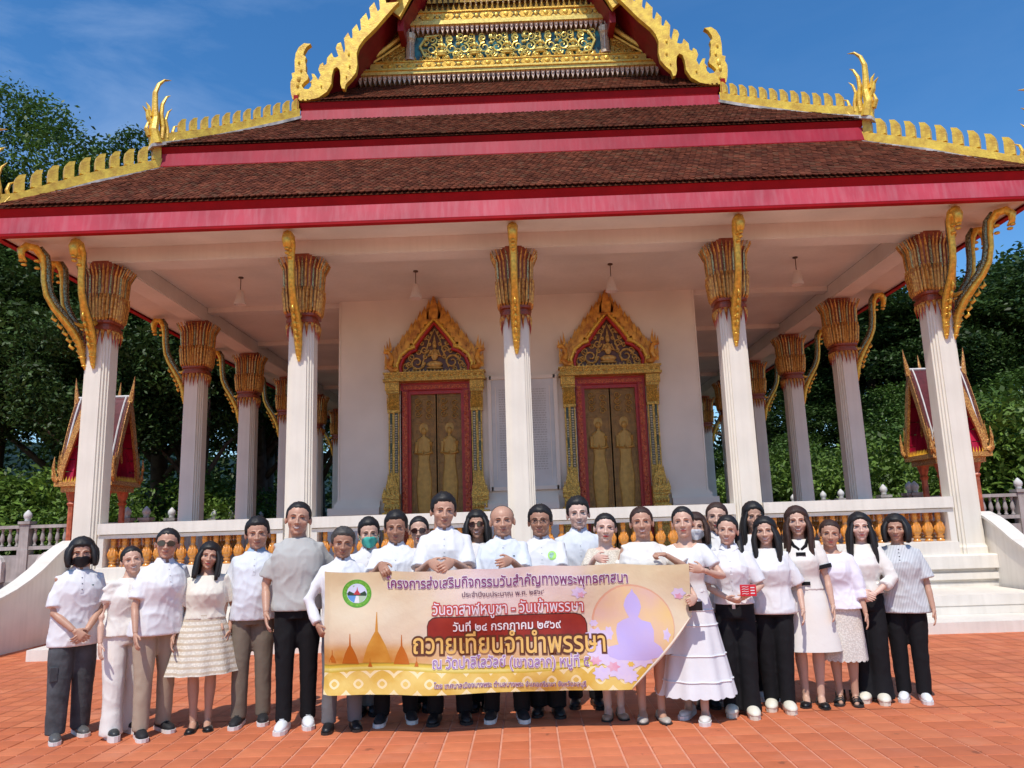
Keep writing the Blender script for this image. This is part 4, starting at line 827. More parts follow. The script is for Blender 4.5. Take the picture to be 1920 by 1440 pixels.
for x, y, s, sz, lb in ((20.5,39,1.05,1.0,'dense tree filling the gap under the rain tree, right of the hall'),(26,42,1.3,1.05,'dense tree under the rain tree canopy, right of centre'),(32,38,1.2,1.0,'dense tree under the canopy near the right edge'),(16.2,43,.95,.72,'dense low tree left of the right shrine, under the sky gap')):
    tree('dense', x, y, s, lb, GR, sz)
sh_l = [(-15.4,25.2,1.75,1.6,'light green bushy shrub behind the fence at the left edge'),(-13.4,24.6,1.2,1.35,'bright shrub between the left fence and the left shrine'),(-17.8,25.5,1.6,1.5,'pale shrub behind the far left fence bay'),(-12.4,28.5,1.5,1.5,'green shrub seen just right of the leftmost column'),(-11.9,33.0,1.5,1.4,'green shrub seen between the left side columns'),
        (15.4,25.0,1.9,2.1,'bright yellow-green shrub behind the fence at the right edge'),(18.0,25.5,2.0,2.2,'large bright shrub at the far right edge'),(13.6,29.5,1.7,1.9,'yellow-green shrub left of the right shrine'),(12.4,34.0,1.8,1.9,'green shrub between the right side columns'),(12.2,40.0,1.9,1.9,'green shrub behind the farthest right side columns'),(13.2,25.0,1.0,1.2,'small shrub behind the right shrine')]
for x, y, s, sz, lb in sh_l: tree('shrub', x, y, s, lb, None, sz)
# a far wooded rise closing the view behind the trees
hb = MB(); n = 60; rs = []
for j in range(7):
    row = []
    for i in range(n+1):
        a = -1.35+2.7*i/n; rr = 75+j*9; h = (6+16*max(0,-math.sin(a))**.8)*(j/6)**.8 + 1.6*noise.noise(Vector((a*6, j*.9, 3)))*(j > 0)
        row.append((rr*math.sin(a), rr*math.cos(a), h-.1))
    rs.append(row)
hb.rings(rs, close=False, cap=False); put('hills', hb, leafmat('far_wood', (.018,.034,.010), (.006,.012,.004)), kind='structure')
# ================================================================ people
from mathutils.bvhtree import BVHTree
def remesh(mb, voxel, smooth=3):
    me = mb.mesh('tmp', M_WHITE) if isinstance(mb, MB) else mb
    o = bpy.data.objects.new('tmp', me); col.objects.link(o)
    m = o.modifiers.new('r', 'REMESH'); m.mode = 'VOXEL'; m.voxel_size = voxel; m.adaptivity = 0
    s = o.modifiers.new('s', 'SMOOTH'); s.factor = .5; s.iterations = smooth
    dg = bpy.context.evaluated_depsgraph_get(); ev = o.evaluated_get(dg); em = ev.to_mesh()
    v = np.empty(len(em.vertices)*3); em.vertices.foreach_get('co', v); v = v.reshape(-1, 3)
    f = [tuple(p.vertices) for p in em.polygons]; ev.to_mesh_clear(); bpy.data.objects.remove(o); bpy.data.meshes.remove(me)
    return v, f
def mk(name, parts, m):
    vs = []; fs = []; k = 0
    for v, f in parts: vs.append(v); fs += [tuple(i+k for i in q) for q in f]; k += len(v)
    me = bpy.data.meshes.new(name); me.from_pydata(np.vstack(vs).tolist(), [], fs); me.materials.append(m)
    me.polygons.foreach_set('use_smooth', [True]*len(me.polygons)); return me
def head_arrays(fem):
    b = MB(); k = .96 if fem else 1.0
    b.ell((0,.015,.025), (.078*k,.095,.088), 20, 14)          # cranium
    b.ell((0,-.018,-.025), (.063*k,.072,.082), 18, 12)        # face
    b.ell((0,-.040,-.078), (.040*k if fem else .046,.042,.034), 14, 10)      # jaw
    b.ell((0,-.072,-.098), (.019,.014,.014), 10, 8)           # chin
    for s in (-1, 1):
        b.ell((s*.040*k,-.060,-.028), (.022,.018,.022), 10, 8)    # cheek
        b.ell((s*.078*k,.012,-.015), (.010,.018,.030), 10, 8)     # ear
        b.ell((s*.028,-.083,.020), (.024,.010,.008), 10, 6)       # brow
        b.ell((s*.012,-.094,-.036), (.009,.010,.008), 8, 6)       # nostril wing
    b.tube([(0,-.086,.012),(0,-.096,-.012),(0,-.106,-.034),(0,-.092,-.044)], [.008,.009,.012,.007], 8)   # nose
    b.ell((0,-.086,-.058), (.024,.010,.007), 10, 6); b.ell((0,-.085,-.069), (.020,.010,.007), 10, 6)   # lips mound
    b.tube([(0,.02,-.05),(0,.025,-.14),(0,.03,-.21)], [.050 if fem else .056,.047 if fem else .054,.055], 14)   # neck
    v, f = remesh(b, .0048, 3)
    for s in (-1, 1):       # eye sockets
        d = ((v[:,0]-s*.030)/.017)**2+((v[:,2]-.002)/.011)**2
        v[:,1] += np.where(v[:,1] < -.03, .009*np.exp(-d), 0)
    return v, f
HEADS = {0: head_arrays(False), 1: head_arrays(True)}
HBVH = {k: BVHTree.FromPolygons([tuple(p) for p in v], f) for k, (v, f) in HEADS.items()}
def fy(k, x, z, off=.0):
    h = HBVH[k].ray_cast(Vector((x, -1, z)), Vector((0, 1, 0)))
    return (h[0].y if h[0] else -.05)-off
def patch(k, xs, rows, off, edge=.0):
    """sheet laid over the face: rows of (z, half width)"""
    b = MB(); rs = []
    for z, hw in rows: rs.append([(x*hw, fy(k, x*hw, z, off-edge*abs(x)**3), z) for x in xs])
    b.rings(rs, close=False, cap=False); return b
XS = [i/6-1 for i in range(13)]
M_EYEW = mat('eye_white', (.36,.31,.29), .3, var=.02); M_IRIS = mat('dark_iris', (.012,.008,.006), .15, var=.02)
M_BROW = mat('brow_black', (.018,.012,.010), .7, var=.1)
M_LIPS = {0: mat('lips_brown', (.30,.115,.095), .45, var=.1), 1: mat('lips_rose', (.42,.075,.075), .4, var=.1), 2: mat('lips_red', (.50,.03,.04), .35, var=.1)}
M_TEETH = mat('teeth', (.75,.72,.66), .3, var=.02)
FP = {}
for k in (0, 1):
    for s in (-1, 1):
        b = MB(); b.mi = 0; xs = [s*.030+d for d in (-.0135,-.009,-.004,.004,.009,.0135)]; hh = [.0004,.0026,.0034,.0034,.0026,.0004]
        b.rings([[(x, fy(k, x, .002, .0012), .002+q*h) for x, h in zip(xs, hh)] for q in (-1,-.3,.3,1)], close=False, cap=False)
        b.mi = 1; b.ell((s*.030, fy(k, s*.030, .002, .001), .0022), (.0052,.0016,.0038), 10, 6)
        b.rings([[(x, fy(k, x, .006, .0022), .002+h+dz) for x, h in zip(xs, hh)] for dz in (.0, .0024)], close=False, cap=False)
        FP[k, 'eye', s] = b.mesh('eye', [M_EYEW, M_IRIS], True)
        b = MB(); xs = [s*(.013+.036*t/5) for t in range(6)]; b.rings([[(x, fy(k, x, .021, .0016), .0205+.004*math.sin(PI*min(1,t/4))+dz*(1-.12*t)) for t, x in enumerate(xs)] for dz in ((-.0030,.0030) if k == 0 else (-.0018,.0020))], close=False, cap=False)
        FP[k, 'brow', s] = b.mesh('eyebrow', M_BROW)
    for st, cv in (('calm', 0.0), ('smile', .006)):
        hw = .024 if st == 'calm' else .030
        for lc in (0, 1, 2):
            b = MB(); b.mi = 0; xs = [hw*(t/6-1) for t in range(13)]
            def lz(x, a, c): return -.0635+a*(1-(abs(x)/hw)**1.6)+cv*(abs(x)/hw)**2-c
            if st == 'calm':
                b.rings([[(x, fy(k, x, lz(x,a,0), .002), lz(x,a,0)) for x in xs] for a in (.0062,.003,.0002)], close=False, cap=False)
                b.rings([[(x, fy(k, x, lz(x,a,0), .002), lz(x,a,0)) for x in xs] for a in (-.0006,-.004,-.008)], close=False, cap=False); b.mi = 1
            else:
                b.rings([[(x, fy(k, x, lz(x,a,0), .002), lz(x,a,0)) for x in xs] for a in (.0066,.0036)], close=False, cap=False)
                b.rings([[(x, fy(k, x, lz(x,a,0), .002), lz(x,a,0)) for x in xs] for a in (-.006,-.0105)], close=False, cap=False)
                b.mi = 1; b.rings([[(x, fy(k, x, lz(x,a,0), .0008), lz(x,a,0)) for x in xs] for a in (.0036,-.006)], close=False, cap=False)
            FP[k, st, lc] = b.mesh('lips', [M_LIPS[lc], M_TEETH], True)
    b = MB(); 
    for s in (-1, 1):
        b.prism([(s*.032+.026*math.cos(2*PI*q/14), .000+.021*math.sin(2*PI*q/14)) for q in range(14)], lambda p: (p[0], -.101+abs(p[0])*.22, p[1]), lambda p: (p[0], -.098+abs(p[0])*.22, p[1]))
        b.tube([(s*.056,-.088,.008),(s*.080,-.04,.006),(s*.083,.02,-.002)], .0022, 5)
    b.tube([(-.010,-.100,.007),(.010,-.100,.007)], .0025, 5); FP[k, 'sun'] = b.mesh('sunglasses', mat('sunglass_lens', (.03,.012,.012), .08, var=.1, spec=.8))
    b = MB()
    for s in (-1, 1):
        pts = [(s*.031+.023*math.cos(2*PI*q/14), -.100+abs(s*.031+.023*math.cos(2*PI*q/14))*.2, -.001+.017*math.sin(2*PI*q/14)) for q in range(15)]
        b.tube(pts, .0016, 5); b.tube([(s*.054,-.088,.006),(s*.080,-.04,.006),(s*.083,.02,-.002)], .0016, 5)
    b.tube([(-.010,-.100,.004),(.010,-.100,.004)], .0018, 5); FP[k, 'spec'] = b.mesh('spectacles', mat('wire_frame', (.05,.045,.04), .3, metal=.6))
    for nm, c in (('black', (.012,.012,.014)), ('teal', (.10,.62,.50)), ('white', (.78,.79,.82))):
        b = patch(k, XS, [(-.018,.028),(-.030,.050),(-.050,.060),(-.072,.058),(-.094,.044),(-.106,.026)], .014, .009)
        for s in (-1, 1): b.tube([(s*.056,fy(k,s*.056,-.03,.004),-.030),(s*.078,-.01,-.012)], .0014, 4); b.tube([(s*.054,fy(k,s*.054,-.08,.004),-.078),(s*.078,-.01,-.026)], .0014, 4)
        FP[k, 'mask', nm] = b.mesh('face_mask', mat('mask_'+nm, c, .7, var=.08, vs=20, bump=.3, bs=60), True)
# ---- hands: wrist at origin, fingers toward -z, palm facing -y, thumb on +x
def hand_arrays(curl_):
    b = MB()
    b.tube([(0,0,.010),(0,0,0),(0,0,-.02)], [.020,.025,.028], 10, .85)
    b.rings([[(w_*math.cos(2*PI*j/12), t_*math.sin(2*PI*j/12)+y_, z) for j in range(12)] for w_, t_, y_, z in ((.028,.020,0,-.01),(.037,.017,0,-.035),(.041,.015,-.002,-.065),(.041,.013,-.004,-.09),(.036,.009,-.006,-.098))])
    for x, ln, r in ((.031,.070,.0088),(.011,.078,.0092),(-.010,.073,.0088),(-.030,.058,.0078)):
        a = 0; p = Vector((x, -.003, -.088)); pts = [p.copy()]
        for q, (fr, c) in enumerate(((.45,curl_),(.32,curl_*1.3),(.26,curl_*1.1))):
            a += c; p = p+Vector((x*.12, -math.sin(a), -math.cos(a)))*ln*fr; pts.append(p.copy())
        b.tube([Vector((x*.8,0,-.06))]+pts, [r,r*1.05,r,r*.92,r*.7], 8, up=(1,0,0))
    b.tube([(.022,0,-.018),(.046,-.012,-.042),(.058,-.020,-.064),(.058,-.026-.01*curl_,-.088)], [.013,.0115,.010,.0078], 8, up=(0,1,0))
    return remesh(b, .0044, 2)
HANDS = {'relax': hand_arrays(.22), 'grip': hand_arrays(1.0), 'half': hand_arrays(.5)}
def hair_cap(fem, style, seed):
    """shell over the skull with a hairline; style: short, crop, bald, side, back (pulled back), fringe"""
    b = MB(); n, m = 40, 26; rs = []
    line = {'short': ([0,35,55,68,100,180],[.44,.42,.20,-.42,-.60,-.85]), 'crop': ([0,35,55,68,100,180],[.52,.48,.26,-.34,-.55,-.80]), 'bald': ([0,55,75,100,140,180],[1.2,1.1,.80,-.15,-.35,-.6]),
            'back': ([0,30,55,70,100,180],[.50,.46,.16,-.32,-.60,-.85]), 'fringe': ([0,25,50,70,100,180],[.30,.34,.08,-.5,-.8,-.95]), 'long': ([0,30,55,70,100,180],[.46,.36,-.02,-.7,-.85,-.95])}[style]
    th = {'short': .013, 'crop': .006, 'bald': .0015, 'back': .006, 'fringe': .012, 'long': .011}[style]; k = .96 if fem else 1.
    for i in range(1, m):
        t = PI*i/m; ring = []
        for j in range(n):
            a = 2*PI*j/n; d = Vector((math.sin(t)*math.cos(a), math.sin(t)*math.sin(a), math.cos(t)))
            az = math.degrees(math.atan2(abs(d.x), -d.y)); zt = np.interp(az, *line)+.07*noise.noise(Vector((d.x*7+seed, d.y*7, d.z*3)))+.06*noise.noise(Vector((d.x*19+seed, d.y*19, d.z*5)))
            q = min(1, max(0, (d.z-zt)/.20)); q = q*q*(3-2*q)
            nz_ = noise.noise(Vector((d.x*9+seed, d.y*9, d.z*2.5)))*.006 + noise.noise(Vector((d.x*30+seed, d.y*30, d.z*9)))*(.0055 if style in ('short','crop') else .0022)
            r_ = .90+q*.10; top = 1+(.10 if style == 'short' and not fem else .03)*max(0, d.z)*q
            add = q*(th+nz_*min(1, th/.012))*((.35+.75*max(0, d.z)) if style in ('short','crop','back') else 1)
            ring.append(((.080*k*r_+add)*d.x, .012+(.097*r_+add)*d.y, .022+(.090*r_*top+add)*d.z))
        rs.append(ring)
    b.rings(rs); return b
def strand_sheet(b, side, L_, wd, seed, front=True, wav=.008):
    """one fall of long hair from the temple over the shoulder"""
    for q in range(4):
        a = (.25+.30*q) if front else 0; x0 = side*(.066+.012*math.sin(q)); y0 = -.035+.030*q
        pts = []; rd = []
        for i in range(9):
            t = i/8; tt = min(1, t*3.2); pts.append((side*.040*(1-tt)+(x0+side*(.004+.026*t-.016*t*t))*tt+wav*t*math.sin(7*t+seed+q), y0-.055*t*(1.1-.3*q)+wav*math.cos(6*t+q)*.6, .085-t*(L_+.085))); rd.append(wd*(.50+.50*math.sin(PI*(.05+.85*t))))
        b.tube(pts, rd, 7, .8, up=(0,1,0))
def hair_mesh(fem, style, L_, seed):
    cap = {'long': 'long', 'bob': 'fringe', 'bun': 'back', 'pony': 'back', 'mulle': 'fringe'}.get(style, style)
    b = hair_cap(fem, cap, seed)
    if style in ('long', 'bob', 'mulle'):
        for s in (-1, 1): strand_sheet(b, s, L_, .026, seed+s, wav=.010 if style == 'long' else .004)
        rs = []
        for i in range(8):
            t = i/7; z = .05-(L_+.05)*t; rs.append([((.078+.018*t)*math.cos(a), .035+.055*math.sin(a)+.02*t, z+.01*noise.noise(Vector((a, t*4, seed)))) for a in [2*PI*j/14 for j in range(14)]])
        b.rings(rs)
    if style == 'bun': b.ell((0,.095,.065), (.042,.036,.040), 12, 8)
    if style == 'pony':
        s = 1 if seed % 2 else -1
        b.tube([(s*.03,.095,.03),(s*.075,.08,-.06),(s*.095,.0,-.16),(s*.09,-.06,-.27)], [.03,.032,.028,.008], 8)
    return b
TORSO_M = [(.80,.162,.116,.0),(.90,.164,.118,.0),(1.0,.156,.112,.0),(1.08,.158,.114,-.002),(1.18,.170,.120,-.006),(1.26,.172,.118,-.004),(1.32,.155,.100,.002),(1.365,.112,.080,.008),(1.395,.072,.064,.012),(1.42,.060,.058,.014)]
TORSO_F = [(.80,.170,.122,.0),(.90,.168,.120,.0),(1.0,.146,.108,.0),(1.06,.136,.104,.0),(1.14,.146,.120,-.012),(1.21,.150,.130,-.020),(1.28,.142,.106,-.006),(1.335,.116,.086,.004),(1.375,.080,.066,.010),(1.41,.054,.052,.014)]
def torso_rings(tab, z0, z1, wd, dp, off, n=20, belly=0.):
    zs = [t[0] for t in tab]; out = []
    for i in range(13):
        z = z0+(z1-z0)*i/12; rx = np.interp(z, zs, [t[1] for t in tab])*wd+off; ry = np.interp(z, zs, [t[2] for t in tab])*dp+off; yo = np.interp(z, zs, [t[3] for t in tab])
        bl_ = belly*math.exp(-((z-1.02)/.14)**2)
        out.append([(rx*math.copysign(abs(math.cos(a))**.95, math.cos(a)), yo-bl_*.5+(ry+bl_*.5)*math.copysign(abs(math.sin(a))**.95, math.sin(a)), z) for a in [2*PI*j/n for j in range(n)]])
    return out
def ik(sh, wr, l1, l2, pole):
    sh, wr = Vector(sh), Vector(wr); d = wr-sh; D = d.length
    if D > (l1+l2)*.995: wr = sh+d*((l1+l2)*.995/D); d = wr-sh; D = d.length
    a = math.acos(max(-1, min(1, (l1*l1+D*D-l2*l2)/(2*l1*D)))); dn = d/D; p = Vector(pole); p = (p-dn*p.dot(dn)).normalized()
    return sh+dn*(l1*math.cos(a))+p*(l1*math.sin(a)), wr
def wrinkle(v, amp, seed, fr=9.):
    """cloth folds: sharp ridges, slanting, closer together towards waist and hem"""
    out = np.empty(len(v))
    for i, (x, y, z) in enumerate(v):
        a = noise.noise(Vector((x*6+z*5+seed, y*6, z*4-x*3))); b = noise.noise(Vector((x*13-z*4, y*13+seed, z*5.5+x*5))); c = noise.noise(Vector((x*23+seed, y*23, z*9+x*8)))
        r1 = 1-abs(a)*2.6; r2 = 1-abs(b)*2.6
        out[i] = .55*max(0, r1)**2+.42*max(0, r2)**2+.12*c-.25
    r = np.hypot(v[:,0], v[:,1])+1e-6; v = v.copy(); v[:,0] += v[:,0]/r*out*amp*.8; v[:,1] += v[:,1]/r*out*amp; v[:,2] += out*amp*.25; return v
SKIN = {}
for nm, c in (('fair', (.70,.46,.36)), ('light', (.62,.38,.275)), ('tan', (.52,.29,.195)), ('brown', (.40,.205,.13))):
    SKIN[nm] = mat('skin_'+nm, c, .45, var=.07, vs=9, bump=.04, bs=150, spec=.45, sss=.06)
HAIRM = {'black': mat('hair_black', (.014,.012,.011), .52, var=.3, vs=30, bump=.12, bs=160, spec=.4), 'brown': mat('hair_brown', (.045,.020,.013), .52, var=.3, vs=30, bump=.5, bs=160), 'grey': mat('hair_greying', (.06,.055,.05), .5, var=.5, vs=60, bump=.12, bs=160)}
def cloth(nm, c, rough=.8, b_=.22, bs=18, **k): return mat('cloth_'+nm, c, rough, var=k.pop('var', .05), vs=k.pop('vs', 3), bump=b_, bs=bs, spec=.2, **k)
CL = dict(white=cloth('white', (.75,.745,.76)), bluewhite=cloth('blue_white', (.69,.72,.77)), cream=cloth('cream', (.75,.70,.60)), warm=cloth('warm_white', (.77,.735,.68)), grey=cloth('light_grey', (.47,.465,.44)), lilac=cloth('lilac_white', (.76,.72,.80)),
          denim=cloth('dark_grey_denim', (.075,.078,.085), var=.4, vs=9, b_=.3, bs=30), beige=cloth('beige', (.40,.31,.23)), olive=cloth('grey_brown', (.18,.145,.11)), black=cloth('black', (.010,.010,.012)), charcoal=cloth('charcoal', (.045,.045,.05)), dgrey=cloth('grey_trouser', (.16,.16,.165)),
          striped=cloth('striped', (.64,.65,.66)), lace=cloth('lace', (.78,.74,.67), vor=.22, vscale=70), eyelet=cloth('cream_eyelet', (.78,.73,.62), vor=.20, vscale=55), champagne=cloth('champagne_lace', (.76,.68,.56), vor=.25, vscale=80))
def stripe(m, sc_, c2, horiz=False):
    t = m.node_tree; N = t.nodes; b = N['Principled BSDF']; w_ = N.new('ShaderNodeTexWave'); w_.bands_direction = 'Z' if horiz else 'X'; w_.inputs['Scale'].default_value = sc_; tx = N.new('ShaderNodeTexCoord'); t.links.new(tx.outputs['Object'], w_.inputs['Vector'])
    x = N.new('ShaderNodeMix'); x.data_type = 'RGBA'; x.inputs[7].default_value = (*c2, 1); r = N.new('ShaderNodeValToRGB'); r.color_ramp.elements[0].position = .55; r.color_ramp.elements[1].position = .75
    t.links.new(w_.outputs['Fac'], r.inputs[0]); t.links.new(r.outputs[0], x.inputs[0]); src = b.inputs['Base Color'].links[0].from_socket; t.links.new(src, x.inputs[6]); t.links.new(x.outputs[2], b.inputs['Base Color'])
stripe(CL['striped'], 26, (.38,.39,.41)); stripe(CL['eyelet'], 7, (.55,.45,.33), True)
M_SOLE = mat('white_sole', (.78,.76,.73), .5, var=.06); M_DSOLE = mat('dark_sole', (.03,.03,.03), .5)
SH = {}
def shoe(kind):
    if kind in SH: return SH[kind]
    up, so = {'black_sneaker': ((.015,.015,.017), M_SOLE), 'white_sneaker': ((.78,.79,.80), M_SOLE), 'black_shoe': ((.012,.012,.013), M_DSOLE), 'grey_white': ((.10,.10,.10), M_SOLE), 'pump': ((.012,.011,.012), M_DSOLE), 'clog': ((.76,.71,.58), mat('clog_sole', (.72,.67,.55), .5)), 'silver_flat': ((.42,.37,.32), M_DSOLE),
              'nude': ((.34,.22,.15), M_DSOLE), 'white_flat': ((.72,.68,.62), M_SOLE), 'sandal': ((.012,.011,.011), M_DSOLE), 'maryjane': ((.012,.011,.012), M_DSOLE), 'platform': ((.03,.035,.035), M_SOLE)}[kind]
    um = mat('shoe_'+kind, up, .4 if kind not in ('black_sneaker',) else .7, var=.12, vs=20)
    ht = .018; th = {'platform': .05, 'clog': .03, 'pump': .008, 'maryjane': .012, 'nude': .01, 'silver_flat': .01, 'sandal': .015, 'black_shoe': .02}.get(kind, .028)
    s = MB(); pts = [(-.036,.085),(-.040,.03),(-.038,-.03),(-.046,-.10),(-.040,-.15),(-.015,-.175),(.015,-.172),(.040,-.145),(.046,-.09),(.038,-.02),(.038,.04),(.034,.085),(.0,.105)]
    s.prism(pts, lambda p: (p[0], p[1], 0), lambda p: (p[0]*1.02, p[1]*1.02, th)); sm = s.mesh('sole', so)
    u = MB(); low = kind in ('pump', 'maryjane', 'silver_flat', 'nude', 'white_flat', 'clog')
    prof = [(.088,.030,.055),(.06,.034,.065),(.02,.035,.062),(-.02,.036,.055),(-.07,.042,.048),(-.12,.040,.040),(-.155,.028,.028),(-.168,.012,.014)] if not low else [(.088,.028,.045),(.06,.032,.030),(.02,.033,.018),(-.03,.037,.018),(-.08,.042,.030),(-.12,.038,.032),(-.15,.026,.024),(-.165,.010,.012)]
    if kind == 'clog': prof = [(.09,.036,.040),(.06,.040,.035),(.0,.042,.045),(-.04,.048,.062),(-.09,.052,.058),(-.13,.048,.046),(-.165,.032,.032),(-.178,.014,.016)]
    if kind != 'sandal':
        u.rings([[(w_*1.04*math.cos(PI*j/10), y, th+.001+h*math.sin(PI*j/10)**.7) for j in range(11)] for y, w_, h in prof], close=True)
        if kind == 'maryjane' or kind == 'silver_flat': u.tube([(-.034,.0,.02),(-.02,.0,.065),(.02,.0,.065),(.034,.0,.02)], .006, 5)
        if kind == 'clog': u.tube([(-.04,.03,.035),(-.035,.085,.075),(.035,.085,.075),(.04,.03,.035)], .008, 5)
    else:
        for q in range(3): u.tube([(-.042,-.10+.035*q,.018),(-.02,-.105+.03*q,.042+.008*q),(.02,-.095+.03*q,.044+.008*q),(.042,-.10+.03*q,.018)], .012, 5)
        u.tube([(-.034,.05,.02),(-.03,.03,.08),(0,-.01,.095),(.03,.03,.08),(.034,.05,.02)], .012, 5); u.tube([(-.03,.05,.03),(-.03,.08,.09),(.03,.08,.09),(.03,.05,.03)], .014, 5)
    if 'sneaker' in kind or kind == 'grey_white':
        for q in range(3): u.tube([(-.016,-.035-.02*q,.090-.007*q),(.016,-.035-.02*q,.090-.007*q)], .003, 4)
    SH[kind] = (u.mesh('shoe', um, True), sm, th); return SH[kind]

def person(label, pos, H, feet, sex=0, skin='tan', hair=('short', 0, 'black'), yaw=0., head=(0, 0, 0), lean=(0, 0), top=None, bottom=None, shoes='black_sneaker', arms=None, face='calm', lip=0, extra=(), wd=1., dp=1., belly=0., vox=.0115, seed=0, group='people in white tops lined up facing the viewer'):
    """feet: world separation vector right minus left foot; arms: {side: dict(w=local wrist target at 1.7 m scale, or world=..., hand, dir, palm)}"""
    pr = random.Random(seed*13+1); lean = (lean[0]+pr.uniform(-.012,.012), lean[1]); sht = pr.uniform(-.012,.012); head = (head[0]+R(pr.uniform(-5,5)), head[1]+R(pr.uniform(-2,3)), head[2]+R(pr.uniform(-5,5)))
    k = H/1.70; root = empty('person', (pos[0], pos[1], 0), label, 'person', group, yaw)
    Ri = Matrix.Rotation(-yaw, 3, 'Z'); fs = Ri @ Vector((feet[0], feet[1], 0))/k
    F = {-1: -fs/2, 1: fs/2}
    lx, ly = (Ri @ Vector((lean[0], lean[1], 0)))[:2]; lx /= k; ly /= k
    def lw(z): return max(0., (z-.85)/.75)       # lean grows above the hips
    def L3(p): return (p[0]+lx*lw(p[2]), p[1]+ly*lw(p[2]), p[2])
    shw = (.134 if sex else .152)*wd**.6; hipw = .085*wd**.5
    neck = L3((0,.016,1.405)); hc = Vector(L3((0,-.004,1.553)))
    hy, hp_, ht_ = head; HM = Matrix.Rotation(hy, 3, 'Z') @ Matrix.Rotation(hp_, 3, 'X') @ Matrix.Rotation(ht_, 3, 'Y')
    body = MB(); tab = TORSO_F if sex else TORSO_M
    body.rings([[L3(p) for p in r] for r in torso_rings(tab, .84, 1.41, wd*.93, dp*.92, -.006, 16, belly*.9)])
    body.tube([L3((0,.018,1.35)), tuple(Vector(neck)), tuple(hc+HM@Vector((0,.02,-.06)))], [.062,.053,.050] if sex else [.07,.061,.058], 12)
    legs = {}
    for s in (-1, 1):
        hip = Vector((s*hipw, 0, .90)); an = Vector((F[s].x, F[s].y, .085)); kn = hip.lerp(an, .52)+Vector((0,-.018,0)); legs[s] = (hip, kn, an)
        body.tube([hip, hip.lerp(kn,.5), kn, kn.lerp(an,.3)+Vector((0,.012,0)), kn.lerp(an,.75)+Vector((0,.006,0)), an], [.082*wd**.6,.070*wd**.6,.050,.053,.036,.034], 12)
        body.tube([an+Vector((0,.02,-.03)), an+Vector((0,-.04,-.045)), an+Vector((0,-.10,-.062)), an+Vector((0,-.14,-.068))], [.034,.034,.028,.016], 10)
    arms = arms or {}; AR = {}; hands = []
    for s in (-1, 1):
        A = arms.get(s, {}); sh = Vector(L3((s*shw, .01, 1.325+s*sht)))
        if 'world' in A: q = Ri @ (Vector(A['world'])-Vector((pos[0], pos[1], 0))); wr = q/k
        else: wr = Vector(A.get('w', (s*(shw+.055), -.035, .86))); wr = Vector(L3(wr)); wr += Vector((s*pr.uniform(-.015,.02), pr.uniform(-.03,.015), pr.uniform(-.012,.012))) if abs(wr.x) > .12 else Vector((0,0,0))
        el, wr = ik(sh, wr, .285, .245, A.get('pole', (s*.5, .7, -.3))); AR[s] = (sh, el, wr)
        ar = 1.0 if not sex else .88
        body.tube([Vector(L3((s*.07,.01,1.345))), sh, sh.lerp(el,.5), el, el.lerp(wr,.3), wr], [.045,.045*ar*wd**.4,.042*ar*wd**.4,.036*ar,.036*ar,.0245*ar], 12)
        hn = HANDS[A.get('hand', 'relax')]; d = ((wr-el).normalized()*.75+Vector(A.get('dir', (wr-el))).normalized()*.85).normalized(); pal = Vector(A.get('palm', (-s, 0, 0)))
        pal = (pal-d*pal.dot(d)).normalized(); xax = (-pal).cross(-d) ; xax = (-d).cross(pal)*1.0
        # local hand axes: -z = d, -y = palm
        Z_ = -d; Y_ = -pal; X_ = Y_.cross(Z_)
        mirror = -1 if A.get('thumb', (Vector((0,-1,0)) if abs(d.z) > .6 else Vector((0,0,1))).dot(X_)) < 0 else 1
        M3 = Matrix((X_, Y_, Z_)).transposed(); hv = hn[0].copy(); hv[:,0] *= mirror; sc_h = .98 if not sex else .88
        hv = (np.array(M3) @ (hv*sc_h).T).T + np.array(wr); hands.append((hv, hn[1] if mirror == 1 else [f[::-1] for f in hn[1]]))
    v, f = remesh(body, vox, 3)
    hv = HEADS[sex][0]; hsc = 1.12 if not sex else 1.09; hr = random.Random(seed*7+3); HW_ = np.array([1.09+hr.uniform(-.05,.06)+(wd-1)*.25,1.0,1.0+hr.uniform(-.035,.03)])*hsc
    hv = (np.array(HM) @ (hv*HW_).T).T + np.array(hc)
    me = mk('body', [(v*k, f), (hv*k, HEADS[sex][1])] + [(a*k, b_) for a, b_ in hands], SKIN[skin])
    put('body', me, None, root)
    HM4 = Matrix.Translation(hc*k) @ HM.to_4x4() @ Matrix.Diagonal((k*HW_[0], k*HW_[1], k*HW_[2], 1))
    def hp(name, mesh):
        o = bpy.data.objects.new(name, mesh); col.objects.link(o); o.parent = root; o.matrix_basis = HM4; return o
    sunny = 'sun' in extra
    for s in (-1, 1):
        if not sunny: hp('eye', FP[sex,'eye',s])
        hp('eyebrow', FP[sex,'brow',s])
    mask = [e for e in extra if e.startswith('mask_')]
    if mask: hp('face_mask', FP[sex,'mask',mask[0][5:]])
    else: hp('lips', FP[sex, face, lip])
    if sunny: hp('sunglasses', FP[sex,'sun'])
    if 'spec' in extra: hp('spectacles', FP[sex,'spec'])
    hb_ = hair_mesh(sex, hair[0], hair[1], seed); hp('hair', hb_.mesh('hair', HAIRM[hair[2]], True))
    # ---- top
    st, cm = top[0], CL[top[1]]; tp = dict(top[2]) if len(top) > 2 else {}
    hem = tp.get('hem', .80); b = MB(); loose = tp.get('loose', .014)
    zn = 1.405 if not sex else 1.392-tp.get('low', 0)
    rr = torso_rings(tab, hem, zn, wd, dp, loose, 20, belly)
    rr = [[(x*(1+.07*(i < 3)*(3-i)/3), y*(1+.07*(i < 3)*(3-i)/3), z) for x, y, z in r] for i, r in enumerate(rr)]
